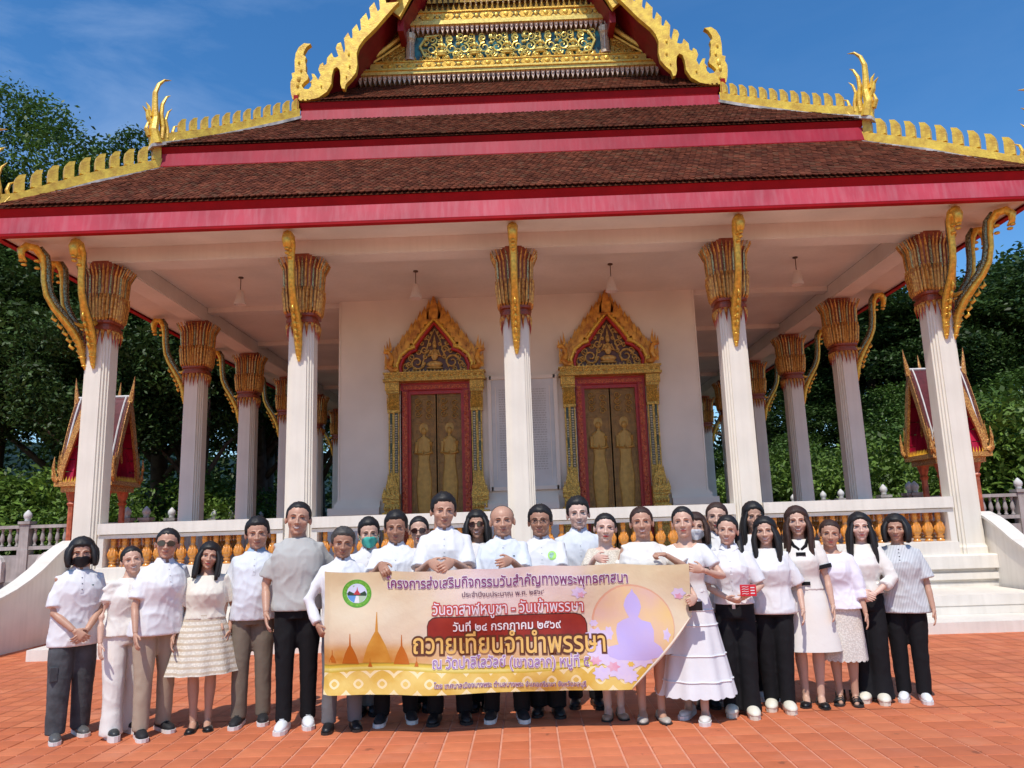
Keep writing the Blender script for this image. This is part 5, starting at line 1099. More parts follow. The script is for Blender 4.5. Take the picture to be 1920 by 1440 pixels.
    if tp.get('flare'): 
        for i in range(4): rr[i] = [(x*(1+tp['flare']*(1-i/4)), y*(1+tp['flare']*(1-i/4)), z) for x, y, z in rr[i]]
    b.rings([[L3(p) for p in r] for r in rr])
    sl = tp.get('sleeve', .72)
    for s in (-1, 1):
        sh, el, wr = AR[s]; w_ = tp.get('sw', 1.)
        root_ = Vector(L3((s*.065,.012,1.342)))
        if sl <= 1: pts = [root_, sh+Vector((0,0,.004)), sh.lerp(el, sl*.5), sh.lerp(el, sl)]; rd = [.042*wd**.5,.047*wd**.4,.054*w_*wd**.4,.062*w_*wd**.4]
        else: e2 = min(1, sl-1); pts = [root_, sh, sh.lerp(el,.5), el, el.lerp(wr, e2*.5), el.lerp(wr, e2)]; rd = [.046,.052,.052*w_,.049*w_,.046*w_,.044*w_]
        if tp.get('puff') and sl <= 1: rd[2] *= 1.25; rd[1] *= 1.12
        b.tube(pts, rd, 14)
        if tp.get('ruffle'):
            for q in range(3): b.tube([Vector(L3((s*.04,-.075,1.33-.05*q))), sh+Vector((s*.02,-.045,.025-.055*q)), sh+Vector((s*.085,-.01,-.03-.055*q))], [.022,.036,.022], 10, .8)
    tv, tf = remesh(b, tp.get('vox', .0105), 3); tv = wrinkle(tv, tp.get('wr', .013), seed*3.1)
    tme = mk(st, [(tv*k, tf)], cm); to = put(st, tme, None, root)
    bv = BVHTree.FromPolygons([tuple(p) for p in tv*k], tf)
    def sy(x, z, off=.002):
        h = bv.ray_cast(Vector((x, -2, z)), Vector((0, 1, 0))); return (h[0].y if h[0] else -.1*k)-off
    def strip(name, pts, w_, m, off=.003):      # a narrow flat band laid on the garment front
        q = MB(); q.rings([[(x-w_/2, sy(x-w_/2, z, off), z), (x+w_/2, sy(x+w_/2, z, off), z), (x+w_/2, sy(x+w_/2, z, off)+.006, z), (x-w_/2, sy(x-w_/2, z, off)+.006, z)] for x, z in pts]); return put(name, q, m, to, local=True)
    cx_, cz_ = neck[0]*k, neck[2]*k; cy_ = neck[1]*k
    if st in ('polo_shirt', 'shirt'):
        cmat = CL[tp['collar']] if tp.get('collar') in CL else (mat('collar_blue', (.30,.42,.55), .8, var=.05) if tp.get('collar') else cm)
        for s in (-1, 1):
            q = MB(); rs = []
            for i in range(9):
                a = -PI/2+s*(.20+(PI-.20)*i/8); fl_ = 1.0+.10*(i < 3); r_ = .063*k; cz2 = cz_
                rs.append([(cx_+r_*math.cos(a), cy_-.004+r_*1.0*math.sin(a), cz2+.030*k-(.012*k if i < 2 else 0)), (cx_+(r_+.026*k)*math.cos(a), cy_-.006*k+(r_+.026*k)*math.sin(a)*1.02, cz2-.014*k-(.030*k if i == 0 else .014*k if i == 1 else 0)), (cx_+(r_+.018*k)*math.cos(a), cy_-.006*k+(r_+.018*k)*math.sin(a), cz2-.018*k-(.026*k if i == 0 else .012*k if i == 1 else 0))])
            q.rings(rs); put('collar', q, cmat, to, local=True)
        ln = .15 if st == 'polo_shirt' else .50
        x0 = cx_; zt = cz_-.045*k; lz = [(x0-(lx*k*lw(0.) if 0 else 0)+0*i, zt-ln*k*i/8) for i in range(9)]
        pl = strip('placket', lz, .026*k, cm, .003)
        for i in range(3 if st == 'polo_shirt' else 6):
            z = zt-ln*k*(.15+i*(.33 if st == 'polo_shirt' else .16)); q = MB(); q.ell((x0, sy(x0, z, .006), z), (.005*k,.002,.005*k), 8, 4); put('button', q, mat('button_dark', (.05,.05,.06), .4) if tp.get('btn') == 'dark' else mat('button_pale', (.55,.55,.55), .4), to, local=True)
        if tp.get('logo'):
            q = MB(); lx_ = cx_+.085*k; lz_ = cz_-.135*k
            if tp['logo'] == 'round':
                q.mi = 0; pr = [(lx_+.036*k*math.cos(2*PI*j/20), lz_+.036*k*math.sin(2*PI*j/20)) for j in range(20)]; q.prism(pr, lambda p: (p[0], sy(p[0], p[1], .005), p[1]), lambda p: (p[0], sy(p[0], p[1], .0), p[1]))
                q.mi = 1; pr = [(lx_+.024*k*math.cos(2*PI*j/20), lz_+.024*k*math.sin(2*PI*j/20)) for j in range(20)]; q.prism(pr, lambda p: (p[0], sy(p[0], p[1], .007), p[1]), lambda p: (p[0], sy(p[0], p[1], .005), p[1]))
                put('round_emblem', q, [mat('emblem_green', (.42,.75,.16), .6), mat('emblem_centre', (.35,.55,.45), .6, var=.4, vs=60)], to, local=True)
            else:
                q.ell((lx_, sy(lx_, lz_, .003), lz_), (.011*k,.002,.006*k), 8, 4); put('chest_logo', q, mat('logo_dark_green', (.03,.09,.07), .5), to, local=True)
    if tp.get('buttons'):
        for i in range(tp['buttons']):
            z = cz_-(.05+.032*i)*k; q = MB(); q.ell((cx_, sy(cx_, z, .003), z), (.006*k,.003,.006*k), 8, 4); put('button', q, M_BROW, to, local=True)
    if tp.get('trim'):       # black collar, cuffs and belt bow
        bk_ = CL['black']
        for s in (-1, 1): 
            q = MB(); q.tube([(cx_+s*.075*k, sy(cx_+s*.07*k, cz_-.03*k)+.02, cz_-.0*k), (cx_+s*.05*k, sy(cx_+s*.05*k, cz_-.07*k), cz_-.07*k), (cx_+s*.008*k, sy(cx_, cz_-.10*k), cz_-.10*k)], [.014*k,.020*k,.012*k], 7, .6); put('black_collar', q, bk_, to, local=True)
            sh, el, wr = AR[s]; e_ = sh.lerp(el, sl)*k; d_ = (el-sh).normalized()
            q = MB(); q.tube([e_-d_*.03*k, e_+d_*.004], .074*k, 14); put('black_cuff', q, bk_, to, local=True)
        for z in (1.27, 1.02):
            q = MB(); q.box(cx_-.04*k if z > 1.2 else cx_-.055*k, cx_+.04*k if z > 1.2 else cx_+.055*k, sy(cx_, z*k, .012), sy(cx_, z*k, .004), (z-.016)*k, (z+.014)*k); put('black_bow' if z > 1.2 else 'belt_band', q, bk_, to, local=True)
    # ---- bottom
    kind, bm, bp_ = bottom[0], CL[bottom[1]], (dict(bottom[2]) if len(bottom) > 2 else {})
    if kind == 'trousers':
        b = MB(); b.rings(torso_rings(tab, .80, 1.02, wd*.96, dp*.95, .006, 18)); w_ = bp_.get('w', 1.); hm = bp_.get('hem', .055)
        for s in (-1, 1):
            hip, kn, an = legs[s]; foot = Vector((an.x, an.y, hm))
            b.tube([hip+Vector((0,0,.03)), hip.lerp(kn,.5), kn, kn.lerp(foot,.5), foot], [.084*wd**.6,.088*w_**.5*wd**.6,.072*w_,.066*w_,.062*w_*bp_.get('flare', 1.)], 14)
        bv_, bf_ = remesh(b, .0125, 3); bv_ = wrinkle(bv_, .008, seed*1.7+5, 8); bo = put('trousers', mk('trousers', [(bv_*k, bf_)], bm), None, root)
        if bp_.get('pocket'):
            q = MB(); hip, kn, an = legs[-1]; q.box((kn.x-.085)*k, (kn.x-.03)*k, (kn.y-.085)*k, (kn.y+.05)*k, (kn.z+.02)*k, (kn.z+.13)*k); put('cargo_pocket', q, bm, bo, local=True)
    elif kind == 'skirt':
        z1, z0 = bp_.get('top', 1.06), bp_.get('hem', .50); fl_ = bp_.get('flare', .10); nf = bp_.get('folds', 9); b = MB(); rs = []; n = 72; rows = 22
        for i in range(rows+1):
            t = i/rows; z = z1+(z0-z1)*t; rx = np.interp(max(z,.80), [q[0] for q in tab], [q[1] for q in tab])*wd+.012+fl_*max(0,t-.15)**1.0*1.1; ry = np.interp(max(z,.80), [q[0] for q in tab], [q[2] for q in tab])*dp+.012+fl_*max(0,t-.15)
            ring = []
            for j in range(n):
                a = 2*PI*j/n; fo = 1+bp_.get('fa', .05)*t*math.sin(nf*a+seed+.8*math.sin(2*a+seed))+.02*noise.noise(Vector((a*2, t*3, seed)))
                zz = z-(bp_.get('scallop', 0)*abs(math.sin(a*n/6)) if i == rows else 0); ft = (F[-1]+F[1])/2
                ring.append(((rx*fo*math.cos(a))*k, (ry*fo*math.sin(a))*k, zz*k))
            rs.append(ring)
        b.rings(rs, cap=False); so = put('skirt', b, bm, root, True, local=True)
        if bp_.get('tiers'):
            for z in bp_['tiers']:
                q = MB(); i = int((z1-z)/(z1-z0)*rows); ring = rs[i]; q.tube([(x*1.012, y*1.012, zz) for x, y, zz in ring]+[(ring[0][0]*1.012, ring[0][1]*1.012, ring[0][2])], .006*k, 5); put('lace_band', q, CL['white'], so, local=True)
    us, ss, th = shoe(shoes)
    for s in (-1, 1):
        an = legs[s][2]; a = bp_.get('toe', .12)*s
        o = bpy.data.objects.new('shoe', us); col.objects.link(o); o.parent = root; o.location = (an.x*k, (an.y)*k, 0); o.rotation_euler = (0,0,a); o.scale = (k*1.06,)*3
        q = bpy.data.objects.new('sole', ss); col.objects.link(q); q.parent = o
    return root
D = R
def hold(side, x, z, hand='grip', y=None, d=(0,-.35,-1), palm=None):
    y = y or (6.33 if z > 1.2 else 6.42)
    return dict(world=(x, y, z+.055), hand=hand, dir=d, palm=palm or (0,.0,0) if palm else (0,1,.0), pole=(side*.45,.45,-.9))
def down(side, fwd=-.05, out=.05, z=.85, **k): return dict(w=(side*(.18+out), fwd, z), **k)
BK_ = dict(vox=.014)
# 1-6, the loose group left of the banner
person('man in black face mask, white polo and baggy dark grey cargo trousers, far left', (-3.768,6.525), 1.60, (.07,.22), 0, 'tan', ('mulle', .10, 'black'), yaw=D(40), head=(D(-12),D(4),0), lean=(.03,0),
       top=('polo_shirt','white',dict(hem=.76,loose=.024,btn='dark',logo='small',sw=1.12,sleeve=.82)), bottom=('trousers','denim',dict(w=1.25,pocket=1)), shoes='grey_white', extra=('mask_black',), wd=1.06, seed=1,
       arms={-1: dict(w=(-.035,-.20,.90),dir=(.75,-.25,-.6),palm=(.3,.9,0),hand='half',pole=(-.8,.5,-.4)), 1: dict(w=(.06,-.185,.89),dir=(-.75,-.3,-.5),palm=(-.2,.9,0),hand='half',pole=(.8,.5,-.4))})
person('short smiling woman in white ruffled-shoulder top and wide white trousers', (-3.36,6.56), 1.515, (.02,.23), 1, 'light', ('back', 0, 'black'), yaw=D(48), head=(D(-22),D(-2),D(-6)), lean=(.02,0),
       top=('ruffled_top','warm',dict(hem=.88,loose=.012,ruffle=1,sleeve=.5)), bottom=('trousers','warm',dict(w=1.28,flare=1.25,hem=.03)), shoes='platform', face='smile', wd=1.12, dp=1.1, seed=2, arms={-1: down(-1,-.10,.06,.83), 1: down(1,-.02,.02,.86)})
person('person in sunglasses, white polo and beige trousers, third from the left', (-3.096,6.556), 1.655, (.07,.24), 1, 'tan', ('back', 0, 'black'), yaw=D(42), head=(D(-18),0,0), lean=(.06,0),
       top=('polo_shirt','white',dict(hem=.80,loose=.026,sleeve=.80,sw=1.15)), bottom=('trousers','beige',dict(w=1.02)), shoes='black_sneaker', extra=('sun',), wd=1.14, dp=1.12, belly=.02, seed=3, arms={-1: down(-1,-.16,.03,.84), 1: down(1,.0,.03,.86)})
person('woman with black bob in cream eyelet dress and black pumps', (-2.749,6.675), 1.53, (.10,.05), 1, 'tan', ('bob', .20, 'black'), yaw=D(18), head=(D(4),0,D(3)), lean=(.02,0),
       top=('bodice','cream',dict(hem=.98,loose=.008,sleeve=.78,low=.02)), bottom=('skirt','eyelet',dict(top=1.02,hem=.50,flare=.13,folds=10,fa=.055)), shoes='pump', wd=1.16, dp=1.12, lip=1, seed=4, arms={-1: down(-1,-.12,.07,.83), 1: down(1,.0,.03,.86)})
person('man in white polo with pale blue collar and grey-brown trousers, keys at his belt', (-2.378,6.809), 1.72, (.17,.10), 0, 'tan', ('short', 0, 'black'), yaw=D(12), head=(D(8),D(4),0), lean=(.025,0),
       top=('polo_shirt','bluewhite',dict(hem=.84,loose=.018,collar='blue',sleeve=.80)), bottom=('trousers','olive',dict()), shoes='black_sneaker', wd=1.02, belly=.04, seed=5, arms={-1: down(-1,-.06,.05,.83), 1: down(1,.02,.03,.86)})
person('tallest man at left in plain light grey T-shirt, black joggers and bright white trainers', (-1.944,6.63), 1.845, (.16,.13), 0, 'tan', ('crop', 0, 'black'), yaw=D(12), head=(D(4),0,D(2)), lean=(.0,0),
       top=('tee_shirt','grey',dict(hem=.86,loose=.022,sleeve=.82,sw=1.1)), bottom=('trousers','black',dict(w=.95)), shoes='white_sneaker', face='smile', wd=1.06, seed=6, arms={-1: down(-1,-.10,.05,.86), 1: down(1,.02,.03,.88)})
# the row behind the banner
person('older man in long-sleeved white shirt gripping the left edge of the banner', (-1.546,6.55), 1.61, (.20,.05), 0, 'brown', ('short', 0, 'grey'), yaw=D(14), head=(D(0),D(4),0), top=('shirt','white',dict(hem=.82,sleeve=1.92,loose=.02)), bottom=('trousers','dgrey',dict()), shoes='black_shoe', seed=7, wd=1.0,
       arms={-1: dict(world=(-1.70,6.36,.83),hand='grip',dir=(.35,-.55,-.75),palm=(.8,.5,.2),pole=(-.9,.3,-.2)), 1: hold(1,-1.30,1.13)})
person('man in teal surgical mask peeking out behind the banner row', (-1.445,7.08), 1.685, (.10,.0), 0, 'light', ('short', 0, 'black'), yaw=D(8), head=(D(4),D(2),0), top=('polo_shirt','white',dict(vox=.015)), bottom=('trousers','dgrey',dict()), shoes='black_shoe', extra=('mask_teal',), seed=8, vox=.014)
person('stern dark-haired man in white open-collar shirt behind the banner logo side', (-1.138,6.747), 1.735, (.23,.08), 0, 'brown', ('short', 0, 'black'), yaw=D(8), head=(D(2),D(6),D(-3)), top=('shirt','white',dict(sleeve=.8,loose=.02)), bottom=('trousers','black',dict(w=1.05)), shoes='black_sneaker', wd=1.12, belly=.03, seed=9,
       arms={-1: hold(-1,-1.185,1.245,'half'), 1: hold(1,-1.02,1.12)})
person('woman in dark sunglasses half hidden at the shoulder of the tall polo man', (-.985,7.16), 1.70, (.10,.0), 1, 'light', ('back', 0, 'black'), yaw=D(4), head=(D(4),D(3),0), top=('blouse','white',dict(vox=.015)), bottom=('trousers','black',dict()), shoes='black_shoe', extra=('sun',), lip=1, seed=10, vox=.014)
person('tallest man in white polo gripping the banner top with both hands', (-.685,6.72), 1.875, (.24,.02), 0, 'tan', ('short', 0, 'black'), yaw=D(4), head=(D(4),D(2),0), lean=(-.03,0), top=('polo_shirt','white',dict(loose=.022,sleeve=.85,sw=1.12)), bottom=('trousers','black',dict(w=1.0)), shoes='black_shoe', wd=1.08, seed=11,
       arms={-1: hold(-1,-.79,1.245,'half',d=(.55,-.45,-.8)), 1: hold(1,-.60,1.245,'half',d=(-.55,-.45,-.8))})
person('smiling woman in dark-rimmed glasses behind between the tall man and the bald man', (-.455,7.12), 1.74, (.10,.0), 1, 'tan', ('bob', .16, 'black'), yaw=D(2), head=(D(2),0,0), top=('blouse','white',dict(vox=.015)), bottom=('trousers','black',dict()), shoes='black_shoe', extra=('sun',), face='smile', lip=1, seed=12, vox=.014)
person('balding older man in white polo with small chest logo behind the banner centre', (-.213,6.72), 1.765, (.25,-.02), 0, 'tan', ('bald', 0, 'grey'), yaw=D(2), head=(0,D(2),0), top=('polo_shirt','bluewhite',dict(loose=.022,logo='small',sleeve=.85)), bottom=('trousers','black',dict(w=1.05)), shoes='black_sneaker', wd=1.14, belly=.04, seed=13,
       arms={-1: hold(-1,-.33,1.13), 1: hold(1,-.13,1.24,'half',d=(-.6,-.4,-.6))})
person('man in wire spectacles and white polo with round green chest emblem', (.131,6.86), 1.75, (.16,-.06), 0, 'brown', ('short', 0, 'black'), yaw=D(0), head=(D(-2),0,D(3)), top=('polo_shirt','white',dict(logo='round',loose=.02,sleeve=.85)), bottom=('trousers','black',dict(w=1.2)), shoes='black_shoe', extra=('spec',), wd=1.12, belly=.05, seed=14, arms={-1: hold(-1,.02,1.08), 1: hold(1,.22,1.08)})
person('tall smiling man with side-swept hair in pale blue-white shirt, behind the row', (.473,7.12), 1.815, (.18,-.04), 0, 'fair', ('short', 0, 'black'), yaw=D(0), head=(D(-3),0,0), top=('shirt','bluewhite',dict(sleeve=1.9,vox=.015)), bottom=('trousers','black',dict()), shoes='black_shoe', face='smile', wd=1.08, seed=15, vox=.014)
person('woman with red lipstick and pulled-back hair in champagne lace top', (.675,6.70), 1.67, (.11,.02), 1, 'fair', ('back', 0, 'black'), yaw=D(-4), head=(D(-4),D(2),D(2)), top=('lace_top','champagne',dict(loose=.010,sleeve=.75,low=.03,wr=.006)), bottom=('skirt','champagne',dict(hem=.55,flare=.05)), shoes='nude', lip=2, wd=.98, seed=16,
       arms={-1: hold(-1,.545,1.24,'half',d=(.5,-.45,-.6)), 1: hold(1,.80,1.10)})
person('older woman in loose white tunic resting a fist on the banner top', (.962,6.56), 1.71, (.15,-.02), 1, 'tan', ('back', 0, 'brown'), yaw=D(-2), head=(D(-4),D(2),0), top=('tunic','warm',dict(hem=.74,loose=.03,sleeve=.85,sw=1.2,wr=.012)), bottom=('skirt','warm',dict(hem=.52,flare=.04)), shoes='silver_flat', face='smile', lip=1, wd=1.16, dp=1.15, seed=17,
       arms={-1: hold(-1,.86,1.10), 1: dict(world=(1.11,6.33,1.30),hand='grip',dir=(-.85,-.45,-.2),palm=(0,.25,-1),pole=(.9,.2,-.6))})
person('woman in long white tiered cotton dress holding the right end of the banner', (1.32,6.56), 1.70, (.09,-.20), 1, 'light', ('back', 0, 'black'), yaw=D(-22), head=(D(12),D(0),D(2)), top=('bodice','white',dict(hem=.98,loose=.006,sleeve=.62,puff=1,low=.05,wr=.006)), bottom=('skirt','white',dict(top=1.04,hem=.20,flare=.15,folds=11,fa=.06,scallop=.012,tiers=(.84,.72,.48,.30))), shoes='white_flat', lip=1, wd=.96, seed=18,
       arms={-1: dict(world=(1.31,6.25,.965),hand='grip',dir=(-.6,-.5,.15),palm=(-.4,.8,0),pole=(-.3,.6,-.8)), 1: dict(world=(1.385,6.25,1.175),hand='half',dir=(-.95,-.25,.12),palm=(0,1,0),pole=(.8,.3,-.8))})
# behind and right of the banner
person('woman in white face mask hidden behind the long-dress woman', (1.50,6.98), 1.65, (.09,0), 1, 'light', ('bob', .14, 'brown'), yaw=D(-8), head=(D(-4),0,0), top=('blouse','white',dict(vox=.015)), bottom=('trousers','charcoal',dict()), shoes='black_shoe', extra=('mask_white',), seed=19, vox=.014)
person('woman with high hair bun in white collared shirt standing behind', (1.73,7.08), 1.735, (.09,0), 1, 'light', ('bun', 0, 'brown'), yaw=D(-10), head=(D(-2),D(2),0), top=('shirt','white',dict(vox=.015)), bottom=('trousers','charcoal',dict()), shoes='white_flat', lip=1, seed=20, vox=.014)
red_holder = (1.71, 6.643)
person('smiling young woman with side ponytail, both hands under a small red box', (1.71,6.643), 1.615, (.13,-.08), 1, 'light', ('pony', 0, 'black'), yaw=D(-14), head=(D(0),D(3),D(4)), top=('shirt','white',dict(hem=.92,sleeve=.88,puff=1,loose=.014)), bottom=('trousers','black',dict(w=1.1,flare=1.25,hem=.035)), shoes='clog', face='smile', lip=1, wd=.94, seed=21,
       arms={-1: dict(w=(-.05,-.205,.985),dir=(.8,-.35,-.35),palm=(.2,.6,.9),hand='half',pole=(-.8,.4,-.6)), 1: dict(w=(.09,-.20,.99),dir=(-.8,-.35,-.35),palm=(-.2,.6,.9),hand='half',pole=(.8,.4,-.6))})
person('round-faced woman with long straight black hair in white shirt over black trousers', (2.059,6.778), 1.595, (.10,-.10), 1, 'light', ('long', .34, 'black'), yaw=D(-14), head=(D(-2),D(4),D(-3)), top=('blouse','white',dict(hem=.82,sleeve=.95,loose=.022,sw=1.1)), bottom=('trousers','black',dict(w=1.05)), shoes='clog', face='smile', lip=1, wd=1.10, seed=22, arms={-1: down(-1,-.03,.02,.86), 1: down(1,-.08,.06,.84)})
person('long-haired woman in the back row whose face is partly hidden', (2.095,7.22), 1.735, (.11,0), 1, 'tan', ('long', .36, 'black'), yaw=D(-10), head=(D(10),D(8),0), top=('blouse','white',dict(vox=.015)), bottom=('trousers','black',dict()), shoes='white_flat', seed=23, vox=.014)
person('laughing tall woman in white dress with black collar, cuffs and belt band', (2.381,6.895), 1.675, (.11,-.05), 1, 'light', ('long', .33, 'brown'), yaw=D(-16), head=(D(0),D(0),D(2)), top=('bodice','warm',dict(hem=.96,sleeve=.72,trim=1,puff=1,loose=.01,wr=.006)), bottom=('skirt','warm',dict(top=1.03,hem=.46,flare=.10,folds=5,fa=.03)), shoes='maryjane', face='smile', lip=1, wd=1.0, seed=24, arms={-1: down(-1,.0,.02,.86), 1: down(1,-.09,.04,.83)})
person('older woman in lilac-white peplum blouse, lace skirt and black strappy sandals', (2.676,6.915), 1.545, (.11,-.05), 1, 'tan', ('back', 0, 'brown'), yaw=D(-20), head=(D(0),D(3),0), top=('peplum_blouse','lilac',dict(hem=.86,sleeve=1.45,sw=1.35,loose=.014,flare=.22,low=.03)), bottom=('skirt','lace',dict(top=.98,hem=.40,flare=.03,folds=7,fa=.03,scallop=.015)), shoes='sandal', lip=1, wd=1.02, seed=25, arms={-1: down(-1,.0,.02,.86), 1: down(1,-.10,.06,.80)})
person('slim woman with long black wavy hair in white blouse and wide black trousers', (2.93,6.97), 1.60, (.10,-.08), 1, 'fair', ('long', .32, 'black'), yaw=D(-26), head=(D(8),D(2),0), lean=(.04,0), top=('blouse','warm',dict(hem=.95,sleeve=1.5,sw=1.25,loose=.014)), bottom=('trousers','black',dict(w=1.22,flare=1.4,hem=.03)), shoes='clog', lip=1, wd=.92, seed=26,
       arms={-1: dict(w=(-.02,-.19,.97),dir=(.7,-.4,-.4),palm=(.3,.9,0),pole=(-.8,.4,-.5)), 1: dict(w=(.10,-.19,.96),dir=(-.8,-.3,-.4),palm=(0,.9,.3),hand='half',pole=(.9,.4,-.5))})
person('woman at the right end in striped pale buttoned blouse, black trousers and white shoes', (3.26,6.957), 1.58, (.13,-.08), 1, 'tan', ('bob', .12, 'black'), yaw=D(-24), head=(D(0),D(2),D(5)), top=('striped_blouse','striped',dict(hem=.78,sleeve=.86,sw=1.25,loose=.026,buttons=4,flare=.06)), bottom=('trousers','black',dict(w=1.05)), shoes='white_sneaker', wd=1.10, belly=.02, seed=27, arms={-1: down(-1,.0,.02,.86), 1: down(1,-.10,.06,.82)})
# things in hands
def gift(x, y, z):
    o = empty('red_gift_box', (x, y, z), 'small bright red box held at the waist by the ponytailed woman', 'box', None, R(-14))
    b = MB(); b.box(-.062,.062,-.03,.03,0,.085); put('carton', b, mat('red_carton', (.62,.015,.03), .4, var=.1, vs=8), o, local=True)
    b = MB()
    for q in range(4): b.tube([(-.048+.0*q,-.031,.016+.018*q),(-.030,-.031,.020+.018*q),(-.012,-.031,.015+.018*q),(.004,-.031,.019+.018*q)], .0022, 5)
    for q in range(3): b.box(.018, .050, -.0315, -.0305, .018+.022*q, .026+.022*q)
    put('white_lettering', b, CL['white'], o, local=True)
gift(1.765, 6.39, .955)
o = empty('mobile_phone', (1.255, 6.235, .905), 'black mobile phone in the hand beside the banner right edge', 'phone')
b = MB(); b.box(-.008,.10,-.006,.006,-.035,.035); put('phone_body', b, mat('phone_black', (.01,.01,.012), .2), o, local=True)
o = empty('wrist_watch', (1.43, 6.31, 1.165), 'black wrist watch on the arm reaching to the banner right end', 'watch')
b = MB(); b.tube([(-.014,.004,0),(.014,-.004,0)], .031, 12); b.box(-.016,.016,-.040,-.028,-.016,.016); put('watch_strap', b, M_BROW, o, local=True)

# ================================================================ banner
BW, BH = 2.93, .945
BN = empty('event_banner', (-1.645, 6.25, .30), 'long gold and pink printed vinyl banner with Thai lettering held across the front row', 'banner')
def cutv(u):      # lower right corner is folded away: lowest v visible at u
    t = max(0., (u-2.42)/.51); return BH-(BH-.40)*(.82*t+.18*t*t)
def bpos(u, v, off=0.):
    x = -1.638+u*.9935; zt = 1.258-.008*u; z = zt-v*.998 - .010*math.sin(u*2.3)*(1-v) - (.012*abs(math.sin(u*5.2+.3)))*max(0,1-v*3)
    y = 6.25 + .020*math.sin(u*3.1+.6+v*1.5) + .011*math.sin(u*8.3+v*4) + .007*math.sin(v*9+u*1.7) + .022*math.sin(u*5.3-v*7)*v + .006*math.sin(u*24+2*math.sin(u*3))*math.exp(-v*3.5) + .010*math.sin(u*1.9+v*10)*v + .0025*math.sin(u*19-v*11)*v
    for hx in (.45,.86,1.05,1.52,2.19,2.66): y -= .006*math.exp(-((u-hx)/.05)**2-((v)/.12)**2)
    k = max(0, u-2.35); y += .02*k*v
    if u < .06: y += (.06-u)*.8
    return (x, y-off, z)
bm2 = MB(); nu, nv = 150, 48; idx = {}
for i in range(nu+1):
    u = BW*i/nu; vm = cutv(u)
    for j in range(nv+1): idx[i, j] = len(bm2.v); bm2.v.append(bpos(u, vm*j/nv))
for i in range(nu):
    for j in range(nv): bm2.f.append((idx[i,j], idx[i+1,j], idx[i+1,j+1], idx[i,j+1])); bm2.m.append(0)
og = wl(BN); me = bpy.data.meshes.new('sheet'); me.from_pydata([(x-og[0], y-og[1], z-og[2]) for x, y, z in bm2.v], [], bm2.f)
uvl = me.uv_layers.new(name='print')
uvs = {}
for i in range(nu+1):
    u = BW*i/nu
    for j in range(nv+1): uvs[idx[i,j]] = (u, cutv(u)*j/nv)
for lp in me.loops: uvl.data[lp.index].uv = uvs[lp.vertex_index]
me.polygons.foreach_set('use_smooth', [True]*len(me.polygons))
m = bpy.data.materials.new('banner_print'); m.use_nodes = True; t = m.node_tree; N = t.nodes; L = t.links.new; pb = N['Principled BSDF']; pb.inputs['Roughness'].default_value = .33
uv = N.new('ShaderNodeUVMap'); uv.uv_map = 'print'; sp = N.new('ShaderNodeSeparateXYZ'); L(uv.outputs[0], sp.inputs[0])
def ramp(src, stops, mode='EASE'):
    r = N.new('ShaderNodeValToRGB'); r.color_ramp.interpolation = mode; e = r.color_ramp.elements
    while len(e) > 1: e.remove(e[-1])
    e[0].position = stops[0][0]; e[0].color = (*stops[0][1], 1)
    for p, c in stops[1:]: q = e.new(p); q.color = (*c, 1)
    L(src, r.inputs[0]); return r.outputs[0]
def mapr(src, a, b_, c=0., d=1.):
    r = N.new('ShaderNodeMapRange'); r.inputs['From Min'].default_value = a; r.inputs['From Max'].default_value = b_; r.inputs['To Min'].default_value = c; r.inputs['To Max'].default_value = d; L(src, r.inputs['Value']); return r.outputs[0]
def mixc(f, a, b_, bt='MIX'):
    x = N.new('ShaderNodeMix'); x.data_type = 'RGBA'; x.blend_type = bt
    if isinstance(f, float): x.inputs[0].default_value = f
    else: L(f, x.inputs[0])
    for s_, i_ in ((a, 6), (b_, 7)):
        if isinstance(s_, tuple): x.inputs[i_].default_value = (*s_, 1)
        else: L(s_, x.inputs[i_])
    return x.outputs[2]
def mth(op, a, b_=0.):
    x = N.new('ShaderNodeMath'); x.operation = op
    for s_, i_ in ((a, 0), (b_, 1)):
        if isinstance(s_, (int, float)): x.inputs[i_].default_value = s_
        else: L(s_, x.inputs[i_])
    return x.outputs[0]
U, V_ = sp.outputs[0], sp.outputs[1]
gold = ramp(mapr(V_, 0, .95), [(0,(.70,.56,.32)),(.40,(.75,.63,.43)),(.55,(.75,.61,.42)),(.66,(.64,.32,.08)),(.72,(.58,.23,.03)),(.80,(.68,.40,.06)),(1,(.72,.54,.22))])
pink = ramp(mapr(V_, 0, .95), [(0,(.72,.56,.54)),(.5,(.78,.62,.56)),(.7,(.70,.44,.22)),(1,(.74,.56,.28))])
nz1 = N.new('ShaderNodeTexNoise'); nz1.inputs['Scale'].default_value = 2.2; L(uv.outputs[0], nz1.inputs['Vector'])
pf = ramp(mth('ADD', mapr(U, 0, 2.93), mapr(nz1.outputs['Fac'], .3, .7, -.06, .06)), [(0,(0,0,0)),(.22,(.1,.1,.1)),(.42,(1,1,1)),(.62,(.9,.9,.9)),(.78,(.15,.15,.15)),(1,(.05,.05,.05))])
basec = mixc(pf, gold, pink)
vig = N.new('ShaderNodeTexNoise'); vig.inputs['Scale'].default_value = 5; vig.inputs['Detail'].default_value = 5; L(uv.outputs[0], vig.inputs['Vector'])
basec = mixc(mapr(vig.outputs['Fac'], .45, .75, 0, .35), basec, (.84,.66,.42))
